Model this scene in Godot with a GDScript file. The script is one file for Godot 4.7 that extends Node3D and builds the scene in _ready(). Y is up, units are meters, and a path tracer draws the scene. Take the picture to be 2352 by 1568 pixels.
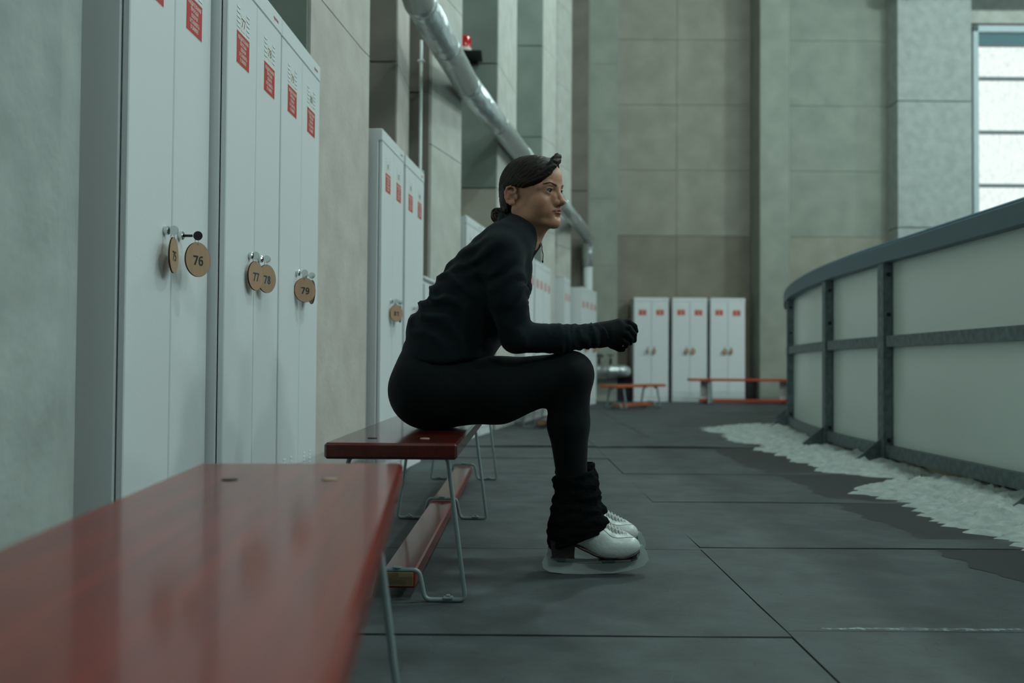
extends Node3D
# A skater resting on a bench beside the lockers of an ice arena.

var M := {}
var taken := {}
var cache := {}
var rng := RandomNumberGenerator.new()

func _ready() -> void:
	rng.seed = 7
	# ---- camera
	var cam := Camera3D.new()
	cam.name = "camera"
	cam.position = Vector3(0, 0.61, 0)
	cam.basis = Basis(Vector3.RIGHT, deg_to_rad(1.4027)) * Basis(Vector3.BACK, deg_to_rad(0.4))
	cam.fov = rad_to_deg(2.0 * atan(784.0 / 2287.0))
	cam.near = 0.05
	cam.far = 200.0
	var lens := CameraAttributesPhysical.new()
	lens.frustum_focal_length = 35.0
	lens.frustum_focus_distance = 2.93
	lens.frustum_near = 0.05
	lens.frustum_far = 200.0
	lens.exposure_aperture = 2.8
	cam.attributes = lens
	add_child(cam)
	cam.current = true
	# ---- overcast sky, exposure
	var env := Environment.new()
	env.background_mode = Environment.BG_SKY
	var sky := Sky.new()
	var psm := ProceduralSkyMaterial.new()
	var overcast := Color(0.93, 0.97, 0.95)
	psm.sky_top_color = overcast
	psm.sky_horizon_color = overcast
	psm.ground_bottom_color = Color(0.62, 0.64, 0.63)
	psm.ground_horizon_color = Color(0.8, 0.82, 0.81)
	psm.sky_energy_multiplier = 1.0
	sky.sky_material = psm
	env.sky = sky
	env.background_energy_multiplier = 1.15
	env.tonemap_mode = Environment.TONE_MAPPER_LINEAR
	env.tonemap_exposure = 1.0
	env.sdfgi_enabled = true
	env.ssao_enabled = true
	env.ssil_enabled = true
	var we := WorldEnvironment.new()
	we.name = "world_environment"
	we.environment = env
	add_child(we)
	make_materials()
	make_lamps()
	# ---- the setting
	make_shell()
	make_floor()
	make_left_wall()
	make_far_wall()
	# ---- things, largest first
	make_barrier()
	make_snow()
	make_lockers()
	make_benches()
	make_pipes()
	make_small_things()
	make_person()

# ------------------------------------------------------------------ helpers

func numbered(called: String) -> String:
	if not taken.has(called):
		taken[called] = 0
		return called
	taken[called] += 1
	return "%s_%03d" % [called, taken[called]]

func tag(o: Node, label: String, category: String, group := "", kind := "") -> void:
	if label:
		o.set_meta("label", label)
	if category:
		o.set_meta("category", category)
	if group:
		o.set_meta("group", group)
	if kind:
		o.set_meta("kind", kind)

func thing(called: String, label: String, category: String, at := Vector3.ZERO, turn := 0.0, group := "") -> Node3D:
	var o := Node3D.new()
	o.name = numbered(called)
	add_child(o)
	o.position = at
	o.rotation.y = turn
	tag(o, label, category, group)
	return o

func structure(called: String, label: String, at := Vector3.ZERO) -> Node3D:
	var o := Node3D.new()
	o.name = numbered(called)
	add_child(o)
	o.position = at
	tag(o, label, "", "", "structure")
	return o

func part(called: String, mesh: Mesh, m: Material, parent: Node, at := Vector3.ZERO, rot := Vector3.ZERO) -> MeshInstance3D:
	var o := MeshInstance3D.new()
	o.name = called
	o.mesh = mesh
	o.material_override = m
	parent.add_child(o, true)
	o.position = at
	o.rotation = rot
	return o

func begin(smooth := false) -> SurfaceTool:
	var st := SurfaceTool.new()
	st.begin(Mesh.PRIMITIVE_TRIANGLES)
	st.set_smooth_group(0 if smooth else -1)
	return st

func finish(st: SurfaceTool) -> ArrayMesh:
	st.generate_normals()
	return st.commit()

func tri(st: SurfaceTool, a: Vector3, b: Vector3, c: Vector3) -> void:
	st.add_vertex(a)
	st.add_vertex(b)
	st.add_vertex(c)

func face(st: SurfaceTool, a: Vector3, b: Vector3, c: Vector3, d: Vector3, out: Vector3) -> void:
	# a quad given in order round its edge; turned so that it faces out
	var n := (c - a).cross(d - b)
	if n.dot(out) > 0.0:
		tri(st, a, c, b)
		tri(st, a, d, c)
	else:
		tri(st, a, b, c)
		tri(st, a, c, d)

func box(st: SurfaceTool, c: Vector3, s: Vector3, b := 0.0, t := Transform3D.IDENTITY) -> void:
	# a box with its edges chamfered by b
	var h := s * 0.5
	b = minf(b, minf(h.x, minf(h.y, h.z)) * 0.98)
	if b <= 0.0:
		for ax in 3:
			for sg in [-1.0, 1.0]:
				var o := [Vector3(-1, -1, 0), Vector3(1, -1, 0), Vector3(1, 1, 0), Vector3(-1, 1, 0)]
				var q := []
				for v in o:
					var w := Vector3.ZERO
					w[ax] = sg
					w[(ax + 1) % 3] = v.x
					w[(ax + 2) % 3] = v.y
					q.append(t * (c + w * h))
				var nn := Vector3.ZERO
				nn[ax] = sg
				face(st, q[0], q[1], q[2], q[3], t.basis * nn)
		return
	var i := h - Vector3(b, b, b)
	for ax in 3:
		var u := (ax + 1) % 3
		var w := (ax + 2) % 3
		for sg in [-1.0, 1.0]:
			var q := []
			for k in [[-1, -1], [1, -1], [1, 1], [-1, 1]]:
				var v := Vector3.ZERO
				v[ax] = sg * h[ax]
				v[u] = k[0] * i[u]
				v[w] = k[1] * i[w]
				q.append(t * (c + v))
			var nn := Vector3.ZERO
			nn[ax] = sg
			face(st, q[0], q[1], q[2], q[3], t.basis * nn)
		for su in [-1.0, 1.0]:
			for sw in [-1.0, 1.0]:
				# the edge along ax
				var q2 := []
				for k in [[-1, 0], [1, 0], [1, 1], [-1, 1]]:
					var v := Vector3.ZERO
					v[ax] = k[0] * i[ax]
					v[u] = su * (h[u] if k[1] == 0 else i[u])
					v[w] = sw * (i[w] if k[1] == 0 else h[w])
					q2.append(t * (c + v))
				var ne := Vector3.ZERO
				ne[u] = su
				ne[w] = sw
				face(st, q2[0], q2[1], q2[2], q2[3], t.basis * ne)
	for sx in [-1.0, 1.0]:
		for sy in [-1.0, 1.0]:
			for sz in [-1.0, 1.0]:
				var a := t * (c + Vector3(sx * h.x, sy * i.y, sz * i.z))
				var d := t * (c + Vector3(sx * i.x, sy * h.y, sz * i.z))
				var e := t * (c + Vector3(sx * i.x, sy * i.y, sz * h.z))
				var out := t.basis * Vector3(sx, sy, sz)
				if (d - a).cross(e - a).dot(out) > 0.0:
					tri(st, a, e, d)
				else:
					tri(st, a, d, e)

func box_mesh(s: Vector3, b := 0.0, c := Vector3.ZERO) -> ArrayMesh:
	var key := "box %s %s %s" % [s, b, c]
	if not cache.has(key):
		var st := begin()
		box(st, c, s, b)
		cache[key] = finish(st)
	return cache[key]

func prism(st: SurfaceTool, pts: PackedVector2Array, lo: float, hi: float, axis := 1) -> void:
	# a plan outline (x, z) pulled up from lo to hi; axis 2: an outline (x, y) pulled along z
	var up := Vector3.UP if axis == 1 else Vector3.BACK
	var lift := func(p: Vector2, k: float) -> Vector3:
		return Vector3(p.x, k, p.y) if axis == 1 else Vector3(p.x, p.y, k)
	var ids := Geometry2D.triangulate_polygon(pts)
	for j in range(0, ids.size(), 3):
		var a: Vector2 = pts[ids[j]]
		var b: Vector2 = pts[ids[j + 1]]
		var c: Vector2 = pts[ids[j + 2]]
		for k in [[hi, 1.0], [lo, -1.0]]:
			var A: Vector3 = lift.call(a, k[0])
			var B: Vector3 = lift.call(b, k[0])
			var C: Vector3 = lift.call(c, k[0])
			if (B - A).cross(C - A).dot(up * k[1]) > 0.0:
				tri(st, A, C, B)
			else:
				tri(st, A, B, C)
	var area := 0.0
	for j in pts.size():
		area += pts[j].cross(pts[(j + 1) % pts.size()])
	for j in pts.size():
		var p: Vector2 = pts[j]
		var q: Vector2 = pts[(j + 1) % pts.size()]
		var e := q - p
		var n2 := Vector2(e.y, -e.x) * signf(area)
		var n: Vector3 = lift.call(n2, 0.0)
		face(st, lift.call(p, lo), lift.call(q, lo), lift.call(q, hi), lift.call(p, hi), n)

func tube(st: SurfaceTool, pts: PackedVector3Array, r0: float, r1 := -1.0, sides := 8, closed := false, caps := true) -> void:
	# a round rod along pts
	if r1 < 0.0:
		r1 = r0
	var n := pts.size()
	var rings := []
	var up := Vector3.UP
	var first := (pts[1] - pts[0]).normalized()
	if absf(first.dot(up)) > 0.9:
		up = Vector3.RIGHT
	var side := first.cross(up).normalized()
	for j in n:
		var d: Vector3
		if closed:
			d = pts[(j + 1) % n] - pts[(j + n - 1) % n]
		elif j == 0:
			d = pts[1] - pts[0]
		elif j == n - 1:
			d = pts[n - 1] - pts[n - 2]
		else:
			d = (pts[j + 1] - pts[j]).normalized() + (pts[j] - pts[j - 1]).normalized()
		d = d.normalized()
		side = (side - d * side.dot(d)).normalized()
		var top := side.cross(d)
		var r := lerpf(r0, r1, float(j) / maxf(1.0, n - 1.0))
		var ring := PackedVector3Array()
		for k in sides:
			var a := TAU * k / sides
			ring.append(pts[j] + (side * cos(a) + top * sin(a)) * r)
		rings.append(ring)
	for j in (n if closed else n - 1):
		var A: PackedVector3Array = rings[j]
		var B: PackedVector3Array = rings[(j + 1) % n]
		for k in sides:
			var k2 := (k + 1) % sides
			var mid := (A[k] + A[k2] + B[k] + B[k2]) * 0.25
			face(st, A[k], A[k2], B[k2], B[k], mid - (pts[j] + pts[(j + 1) % n]) * 0.5)
	if caps and not closed:
		for e in [[rings[0], pts[0] - pts[1], pts[0]], [rings[n - 1], pts[n - 1] - pts[n - 2], pts[n - 1]]]:
			var R: PackedVector3Array = e[0]
			for k in sides:
				var k2 := (k + 1) % sides
				if (R[k] - e[2]).cross(R[k2] - e[2]).dot(e[1]) > 0.0:
					tri(st, e[2], R[k2], R[k])
				else:
					tri(st, e[2], R[k], R[k2])

func rounded(pts: PackedVector3Array, r: float, steps := 4) -> PackedVector3Array:
	# a path with its corners rounded
	var out := PackedVector3Array([pts[0]])
	for j in range(1, pts.size() - 1):
		var a := pts[j] + (pts[j - 1] - pts[j]).limit_length(r)
		var b := pts[j] + (pts[j + 1] - pts[j]).limit_length(r)
		for k in steps + 1:
			var t := float(k) / steps
			out.append(a.lerp(pts[j], t).lerp(pts[j].lerp(b, t), t))
	out.append(pts[pts.size() - 1])
	return out

func lathe(st: SurfaceTool, prof: PackedVector2Array, sides := 20, t := Transform3D.IDENTITY) -> void:
	# profile (radius, height) turned about y
	for j in prof.size() - 1:
		for k in sides:
			var a := TAU * k / sides
			var b := TAU * (k + 1) / sides
			var p := prof[j]
			var q := prof[j + 1]
			var A := t * Vector3(p.x * cos(a), p.y, p.x * sin(a))
			var B := t * Vector3(p.x * cos(b), p.y, p.x * sin(b))
			var C := t * Vector3(q.x * cos(b), q.y, q.x * sin(b))
			var D := t * Vector3(q.x * cos(a), q.y, q.x * sin(a))
			var e := q - p
			var n := t.basis * Vector3(e.y * cos((a + b) / 2), -e.x, e.y * sin((a + b) / 2))
			face(st, A, B, C, D, n)

func disc_mesh(r: float, h: float, sides := 24) -> ArrayMesh:
	# a flat round plate with its face along z
	var st := begin()
	var b := minf(h * 0.25, r * 0.2)
	lathe(st, PackedVector2Array([Vector2(0, -h / 2), Vector2(r - b, -h / 2), Vector2(r, -h / 2 + b), Vector2(r, h / 2 - b), Vector2(r - b, h / 2), Vector2(0, h / 2)]), sides, Transform3D(Basis(Vector3.RIGHT, PI / 2), Vector3.ZERO))
	return finish(st)

func lettering(text: String, tall: float, bold := true, spacing := 0.0, mono := false) -> Mesh:
	var key := "text %s %s %s %s" % [text, tall, bold, mono]
	if not cache.has(key):
		var f := SystemFont.new()
		f.font_names = PackedStringArray(["Droid Sans Mono" if mono else "Droid Sans"])
		f.font_weight = 700 if bold else 400
		var t := TextMesh.new()
		t.font = f
		t.text = text
		t.font_size = 32
		t.pixel_size = tall / 32.0 * 1.35
		t.depth = 0.0004
		t.curve_step = 4.0
		t.line_spacing = spacing
		cache[key] = t
	return cache[key]

func P(pairs: Array) -> PackedVector2Array:
	var out := PackedVector2Array()
	for j in range(0, pairs.size(), 2):
		out.append(Vector2(pairs[j], pairs[j + 1]))
	return out

# ------------------------------------------------------------------ materials

func noise_tex(freq: float, lo: Color, hi: Color, size := 512, oct := 4, sd := 1, mid := 0.5) -> NoiseTexture2D:
	var n := FastNoiseLite.new()
	n.noise_type = FastNoiseLite.TYPE_SIMPLEX_SMOOTH
	n.seed = sd
	n.frequency = freq
	n.fractal_octaves = oct
	var g := Gradient.new()
	g.offsets = PackedFloat32Array([0.0, mid, 1.0])
	g.colors = PackedColorArray([lo, lo.lerp(hi, 0.5), hi])
	var t := NoiseTexture2D.new()
	t.noise = n
	t.width = size
	t.height = size
	t.seamless = true
	t.color_ramp = g
	return t

func bump_tex(freq: float, size := 512, oct := 3, sd := 3) -> NoiseTexture2D:
	return noise_tex(freq, Color.BLACK, Color.WHITE, size, oct, sd)

func mat(called: String, c: Color, rough := 0.6, metal := 0.0) -> StandardMaterial3D:
	var m := StandardMaterial3D.new()
	m.resource_name = called
	m.albedo_color = c
	m.roughness = rough
	m.metallic = metal
	M[called] = m
	return m

func relief(m: StandardMaterial3D, t: Texture2D, cm: float, scale: Vector3, world := true) -> void:
	m.heightmap_enabled = true
	m.heightmap_texture = t
	m.heightmap_scale = cm
	m.uv1_triplanar = true
	m.uv1_world_triplanar = world
	m.uv1_scale = scale

func grain(m: StandardMaterial3D, t: Texture2D, scale: Vector3, world := true) -> void:
	m.albedo_texture = t
	m.uv1_triplanar = true
	m.uv1_world_triplanar = world
	m.uv1_scale = scale

func wood_image(dark: Color, light: Color, sd: int) -> ImageTexture:
	# long grain along v, with pores and a few worn specks
	var n := FastNoiseLite.new()
	n.seed = sd
	n.frequency = 0.02
	n.fractal_octaves = 4
	var im := Image.create(256, 256, false, Image.FORMAT_RGB8)
	for y in 256:
		for x in 256:
			# mirrored halves, so that it repeats without an edge
			var mx := absf(x - 127.5) * 2.0
			var my := absf(y - 127.5) * 2.0
			var a := n.get_noise_2d(mx, my * 0.12) * 0.5 + 0.5
			var b := n.get_noise_2d(mx * 9.0 + 400.0, my * 0.7) * 0.5 + 0.5
			var w := n.get_noise_2d(mx * 0.6 + 900.0, my * 0.5 + 100.0) * 0.5 + 0.5
			var k := clampf(a * 0.55 + b * 0.3 + w * 0.35 - 0.12, 0.0, 1.0)
			var c := dark.lerp(light, k)
			im.set_pixel(x, y, c)
	return ImageTexture.create_from_image(im)

func rubber_image() -> ImageTexture:
	# dark rubber crumb with fine speckle, short nicks and pale scuffs
	var r := RandomNumberGenerator.new()
	r.seed = 21
	var n := FastNoiseLite.new()
	n.seed = 5
	n.frequency = 0.012
	n.fractal_octaves = 5
	var S := 1024
	var base := n.get_seamless_image(S, S)
	var n2 := FastNoiseLite.new()
	n2.seed = 9
	n2.frequency = 0.004
	n2.fractal_octaves = 3
	var big := n2.get_seamless_image(S, S)
	var im := Image.create(S, S, false, Image.FORMAT_RGB8)
	for y in S:
		for x in S:
			var k := base.get_pixel(x, y).r
			var g := big.get_pixel(x, y).r
			var s := r.randf()
			var v := 0.268 + (k - 0.5) * 0.07 + (g - 0.5) * 0.09 + (s - 0.5) * 0.035
			if s > 0.9985:
				v += 0.1
			im.set_pixel(x, y, Color(v * 0.93, v * 1.03, v * 1.03))
	for j in 520:
		var p := Vector2(r.randf() * S, r.randf() * S)
		var a := r.randf_range(-0.5, 0.5) + (0.0 if r.randf() < 0.7 else 1.4)
		var L := r.randf_range(4.0, 22.0)
		var dark := r.randf() < 0.72
		for k in int(L):
			var q := p + Vector2(cos(a), sin(a)) * k
			var c := im.get_pixel(posmod(int(q.x), S), posmod(int(q.y), S))
			im.set_pixel(posmod(int(q.x), S), posmod(int(q.y), S), c.darkened(0.45) if dark else c.lightened(0.1))
	return ImageTexture.create_from_image(im)

func make_materials() -> void:
	var hammer := bump_tex(0.06, 256, 2, 4)
	var fine := bump_tex(0.09, 512, 4, 8)
	var m := mat("locker_paint", Color(0.85, 0.865, 0.868), 0.42)
	relief(m, hammer, 0.02, Vector3(3, 3, 3), false)
	mat("locker_edge", Color(0.72, 0.745, 0.74), 0.45)
	mat("locker_dark", Color(0.12, 0.13, 0.13), 0.8)
	m = mat("plaster", Color.WHITE, 0.85)
	grain(m, noise_tex(0.012, Color(0.67, 0.67, 0.64), Color(0.77, 0.765, 0.74), 512, 5, 11), Vector3(0.6, 0.6, 0.6))
	relief(m, fine, 0.12, Vector3(0.6, 0.6, 0.6))
	m = mat("plaster_grey", Color.WHITE, 0.85)
	grain(m, noise_tex(0.012, Color(0.58, 0.605, 0.59), Color(0.68, 0.70, 0.685), 512, 5, 10), Vector3(0.6, 0.6, 0.6))
	relief(m, fine, 0.12, Vector3(0.6, 0.6, 0.6))
	m = mat("plaster_pink", Color.WHITE, 0.85)
	grain(m, noise_tex(0.012, Color(0.685, 0.66, 0.63), Color(0.775, 0.75, 0.73), 512, 5, 12), Vector3(0.6, 0.6, 0.6))
	relief(m, fine, 0.12, Vector3(0.6, 0.6, 0.6))
	m = mat("panel_sage", Color.WHITE, 0.8)
	grain(m, noise_tex(0.01, Color(0.525, 0.545, 0.505), Color(0.60, 0.61, 0.57), 512, 4, 13), Vector3(0.35, 0.35, 0.35))
	m = mat("panel_beige", Color.WHITE, 0.8)
	grain(m, noise_tex(0.01, Color(0.545, 0.535, 0.485), Color(0.615, 0.60, 0.55), 512, 4, 14), Vector3(0.35, 0.35, 0.35))
	m = mat("panel_brown", Color.WHITE, 0.8)
	grain(m, noise_tex(0.01, Color(0.48, 0.455, 0.405), Color(0.54, 0.51, 0.455), 512, 4, 15), Vector3(0.35, 0.35, 0.35))
	m = mat("panel_green", Color.WHITE, 0.8)
	grain(m, noise_tex(0.01, Color(0.40, 0.44, 0.41), Color(0.47, 0.505, 0.475), 512, 4, 16), Vector3(0.35, 0.35, 0.35))
	m = mat("panel_umber", Color.WHITE, 0.8)
	grain(m, noise_tex(0.01, Color(0.39, 0.375, 0.345), Color(0.46, 0.44, 0.405), 512, 4, 20), Vector3(0.35, 0.35, 0.35))
	mat("joint", Color(0.40, 0.40, 0.37), 0.9)
	mat("roof_sheet", Color(0.5, 0.52, 0.52), 0.8)
	mat("dark_cladding", Color(0.22, 0.25, 0.26), 0.8)
	mat("concrete", Color(0.2, 0.21, 0.21), 0.9)
	m = mat("ice", Color(0.86, 0.91, 0.93), 0.18)
	m = mat("rubber", Color.WHITE, 0.62)
	m.metallic_specular = 0.42
	grain(m, rubber_image(), Vector3(0.55, 0.55, 0.55))
	relief(m, fine, 0.06, Vector3(0.55, 0.55, 0.55))
	m = mat("snow", Color.WHITE, 0.75)
	grain(m, noise_tex(0.02, Color(0.54, 0.58, 0.565), Color(0.74, 0.77, 0.755), 512, 5, 17), Vector3(1.2, 1.2, 1.2))
	relief(m, bump_tex(0.05, 512, 5, 18), 0.8, Vector3(1.2, 1.2, 1.2))
	m.subsurf_scatter_enabled = true
	m.subsurf_scatter_strength = 0.2
	m = mat("frost", Color.WHITE, 0.9)
	m.albedo_texture = noise_tex(0.05, Color(0.62, 0.66, 0.66, 0.0), Color(0.74, 0.78, 0.78, 0.8), 256, 4, 44)
	m.uv1_triplanar = true
	m.uv1_world_triplanar = true
	m.uv1_scale = Vector3(3, 3, 3)
	m.transparency = BaseMaterial3D.TRANSPARENCY_ALPHA
	m = mat("melt_water", Color(0.1, 0.12, 0.12, 0.85), 0.55)
	m.transparency = BaseMaterial3D.TRANSPARENCY_ALPHA
	m = mat("board_plastic", Color(0.87, 0.91, 0.885), 0.24)
	m = mat("kick_plate", Color(0.66, 0.65, 0.52), 0.4)
	m = mat("galvanised", Color.WHITE, 0.5, 0.35)
	grain(m, noise_tex(0.03, Color(0.33, 0.38, 0.385), Color(0.47, 0.53, 0.54), 256, 4, 19), Vector3(2.0, 2.0, 2.0))
	m = mat("cap_plastic", Color(0.33, 0.42, 0.46), 0.45)
	mat("cap_top", Color(0.13, 0.36, 0.45), 0.4)
	m = mat("bench_red", Color.WHITE, 0.4)
	m.metallic_specular = 0.3
	grain(m, wood_image(Color(0.32, 0.05, 0.012), Color(0.60, 0.13, 0.03), 31), Vector3(2.4, 2.4, 0.45), false)
	m.clearcoat_enabled = true
	m.clearcoat = 0.55
	m.clearcoat_roughness = 0.12
	m = mat("bench_mahogany", Color.WHITE, 0.4)
	m.metallic_specular = 0.3
	grain(m, wood_image(Color(0.20, 0.045, 0.025), Color(0.40, 0.11, 0.06), 32), Vector3(2.4, 2.4, 0.45), false)
	m.clearcoat_enabled = true
	m.clearcoat = 0.7
	m.clearcoat_roughness = 0.1
	m = mat("bench_orange", Color.WHITE, 0.4)
	grain(m, wood_image(Color(0.58, 0.26, 0.13), Color(0.80, 0.44, 0.27), 33), Vector3(2.4, 2.4, 0.45), false)
	m = mat("bench_scarlet", Color(0.68, 0.235, 0.125), 0.45)
	mat("plug_pale", Color(0.62, 0.5, 0.42), 0.6)
	mat("plug_dark", Color(0.13, 0.05, 0.035), 0.6)
	mat("end_wood", Color(0.52, 0.44, 0.33), 0.8)
	mat("rod_paint", Color(0.50, 0.56, 0.56), 0.42, 0.15)
	m = mat("foil", Color(0.80, 0.82, 0.82), 0.34, 0.75)
	relief(m, bump_tex(0.018, 256, 3, 23), 1.2, Vector3(1.6, 1.6, 1.6))
	mat("white_paint", Color(0.80, 0.82, 0.81), 0.5)
	mat("sticker_red", Color(0.73, 0.13, 0.085), 0.4)
	mat("sticker_white", Color(0.86, 0.85, 0.81), 0.45)
	mat("print_pale", Color(0.85, 0.78, 0.75), 0.5)
	mat("print_dark", Color(0.06, 0.065, 0.07), 0.6)
	mat("ink_blue", Color(0.05, 0.22, 0.33), 0.6)
	mat("logo_red", Color(0.72, 0.38, 0.35), 0.5)
	mat("chrome", Color(0.82, 0.84, 0.83), 0.12, 1.0)
	mat("black_plastic", Color(0.035, 0.04, 0.045), 0.35)
	m = mat("plywood", Color.WHITE, 0.65)
	grain(m, wood_image(Color(0.58, 0.45, 0.335), Color(0.73, 0.60, 0.475), 35), Vector3(5, 1, 5), false)
	mat("burnt_edge", Color(0.2, 0.115, 0.07), 0.8)
	mat("string_white", Color(0.78, 0.79, 0.77), 0.8)
	mat("beacon_red", Color(0.75, 0.07, 0.04), 0.2)
	mat("beacon_white", Color(0.78, 0.77, 0.73), 0.4)
	mat("dark_steel", Color(0.10, 0.115, 0.12), 0.5, 0.3)
	mat("valve_iron", Color(0.14, 0.16, 0.15), 0.6)
	mat("crate_black", Color(0.05, 0.055, 0.05), 0.6)
	mat("lamp_housing", Color(0.55, 0.57, 0.57), 0.5, 0.4)
	m = mat("lamp_glow", Color(0.9, 0.95, 0.93), 0.4)
	m.emission_enabled = true
	m.emission = Color(0.86, 1.0, 0.96)
	m.emission_energy_multiplier = 3.0
	m = mat("window_frame", Color(0.74, 0.79, 0.80), 0.5)
	mat("window_bar", Color(0.42, 0.47, 0.48), 0.5)
	m = mat("frosted_glass", Color.WHITE, 0.3)
	m.albedo_texture = noise_tex(0.022, Color(0.55, 0.6, 0.6, 0.22), Color(0.95, 0.97, 0.96, 0.0), 512, 5, 41, 0.22)
	m.uv1_triplanar = true
	m.uv1_world_triplanar = true
	m.uv1_scale = Vector3(0.9, 0.45, 0.9)
	m.transparency = BaseMaterial3D.TRANSPARENCY_ALPHA
	m = mat("teal_film", Color(0.16, 0.42, 0.46, 0.75), 0.3)
	m.transparency = BaseMaterial3D.TRANSPARENCY_ALPHA
	# the skater
	m = mat("skin", Color.WHITE, 0.5)
	m.vertex_color_use_as_albedo = true
	m.subsurf_scatter_enabled = true
	m.subsurf_scatter_strength = 0.12
	m = mat("fleece", Color(0.08, 0.108, 0.12), 0.95)
	m.metallic_specular = 0.2
	m.rim_enabled = true
	m.rim = 0.2
	m.rim_tint = 0.3
	m = mat("lycra", Color(0.045, 0.062, 0.068), 0.8)
	m.metallic_specular = 0.25
	m.rim_enabled = true
	m.rim = 0.12
	m.rim_tint = 0.3
	m = mat("knit_black", Color(0.075, 0.085, 0.09), 1.0)
	m.metallic_specular = 0.1
	relief(m, bump_tex(0.08, 256, 2, 25), 0.25, Vector3(9, 9, 9))
	m = mat("hair", Color(0.125, 0.085, 0.066), 0.5)
	m.metallic_specular = 0.35
	mat("hair_strand", Color(0.15, 0.105, 0.085), 0.45)
	mat("hair_light", Color(0.27, 0.185, 0.12), 0.45)
	mat("brow", Color(0.25, 0.17, 0.13), 0.7)
	mat("sclera", Color(0.60, 0.58, 0.56), 0.25)
	mat("iris", Color(0.15, 0.20, 0.20), 0.2)
	mat("pupil", Color(0.02, 0.02, 0.02), 0.1)
	m = mat("boot_leather", Color(0.80, 0.82, 0.81), 0.32)
	relief(m, bump_tex(0.03, 256, 3, 27), 0.06, Vector3(8, 8, 8))
	mat("lace", Color(0.78, 0.79, 0.77), 0.8)
	mat("eyelet", Color(0.5, 0.52, 0.52), 0.3, 0.7)
	mat("sole_brown", Color(0.16, 0.09, 0.06), 0.5)
	mat("heel_black", Color(0.10, 0.065, 0.05), 0.5)
	mat("blade_steel", Color(0.5, 0.54, 0.55), 0.25, 0.9)
	m = mat("guard_plastic", Color(0.82, 0.86, 0.85, 0.62), 0.4)
	m.transparency = BaseMaterial3D.TRANSPARENCY_ALPHA

# ------------------------------------------------------------------ lamps over the ice

func make_lamps() -> void:
	var spots := []
	for x in [2.8, 8.5, 14.5]:
		for z in [1.5, -5.0, -11.5]:
			spots.append(Vector3(x, 7.7, z + (1.0 if x < 5.0 else 0.0)))
	var rows := ["nearest the viewer", "across mid rink", "by the far wall"]
	var cols := ["over the walkway", "middle of its row", "farthest out over the ice"]
	for i in spots.size():
		var p: Vector3 = spots[i]
		var t := thing("high_bay_lamp", "hall lamp, %s, row %s" % [cols[i / 3], rows[i % 3]], "lamp", p, 0.0, "lamps over the ice")
		var st := begin(true)
		lathe(st, P([0.0, 0.46, 0.09, 0.46, 0.11, 0.3, 0.2, 0.16, 0.34, 0.0, 0.33, 0.0, 0.18, 0.15, 0.0, 0.17]), 20)
		part("housing", finish(st), M.lamp_housing, t)
		var st2 := begin()
		box(st2, Vector3(0, 0.88, 0), Vector3(0.02, 0.84, 0.02), 0.004)
		part("hanger", finish(st2), M.lamp_housing, t)
		var st3 := begin()
		lathe(st3, P([0.0, 0.02, 0.31, 0.02, 0.31, 0.012, 0.0, 0.012]), 24)
		part("lamp_glass", finish(st3), M.lamp_glow, t)
		var l := OmniLight3D.new()
		l.name = "lamp_light"
		l.light_color = Color(0.905, 1.0, 0.985)
		l.light_energy = LAMP_ENERGY * (0.66 if p.x < 5.0 else 1.0)
		l.light_size = 0.28
		l.omni_range = 60.0
		l.omni_attenuation = 2.0
		l.shadow_enabled = true
		t.add_child(l)
		l.position = Vector3(0, -0.06, 0)

const LAMP_ENERGY := 18.0

# ------------------------------------------------------------------ the hall

func make_shell() -> void:
	var c := structure("ceiling", "grey sheet roof of the rink hall", Vector3(13, 9.0, -4))
	part("roof_slab", box_mesh(Vector3(36, 0.3, 30), 0.0), M.roof_sheet, c)
	for k in 6:
		part("beam", box_mesh(Vector3(36, 0.4, 0.25), 0.02), M.roof_sheet, c, Vector3(0, -0.36, -11.5 + k * 4.6))
	var r := structure("wall_right", "pale wall beyond the ice", Vector3(30, 4.4, -4))
	part("slab", box_mesh(Vector3(0.4, 9, 30), 0.0), M.plaster, r)
	var b := structure("wall_back", "dark clad wall behind the viewer", Vector3(13, 4.4, 10.8))
	part("slab", box_mesh(Vector3(36, 9, 0.4), 0.0), M.dark_cladding, b)

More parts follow.
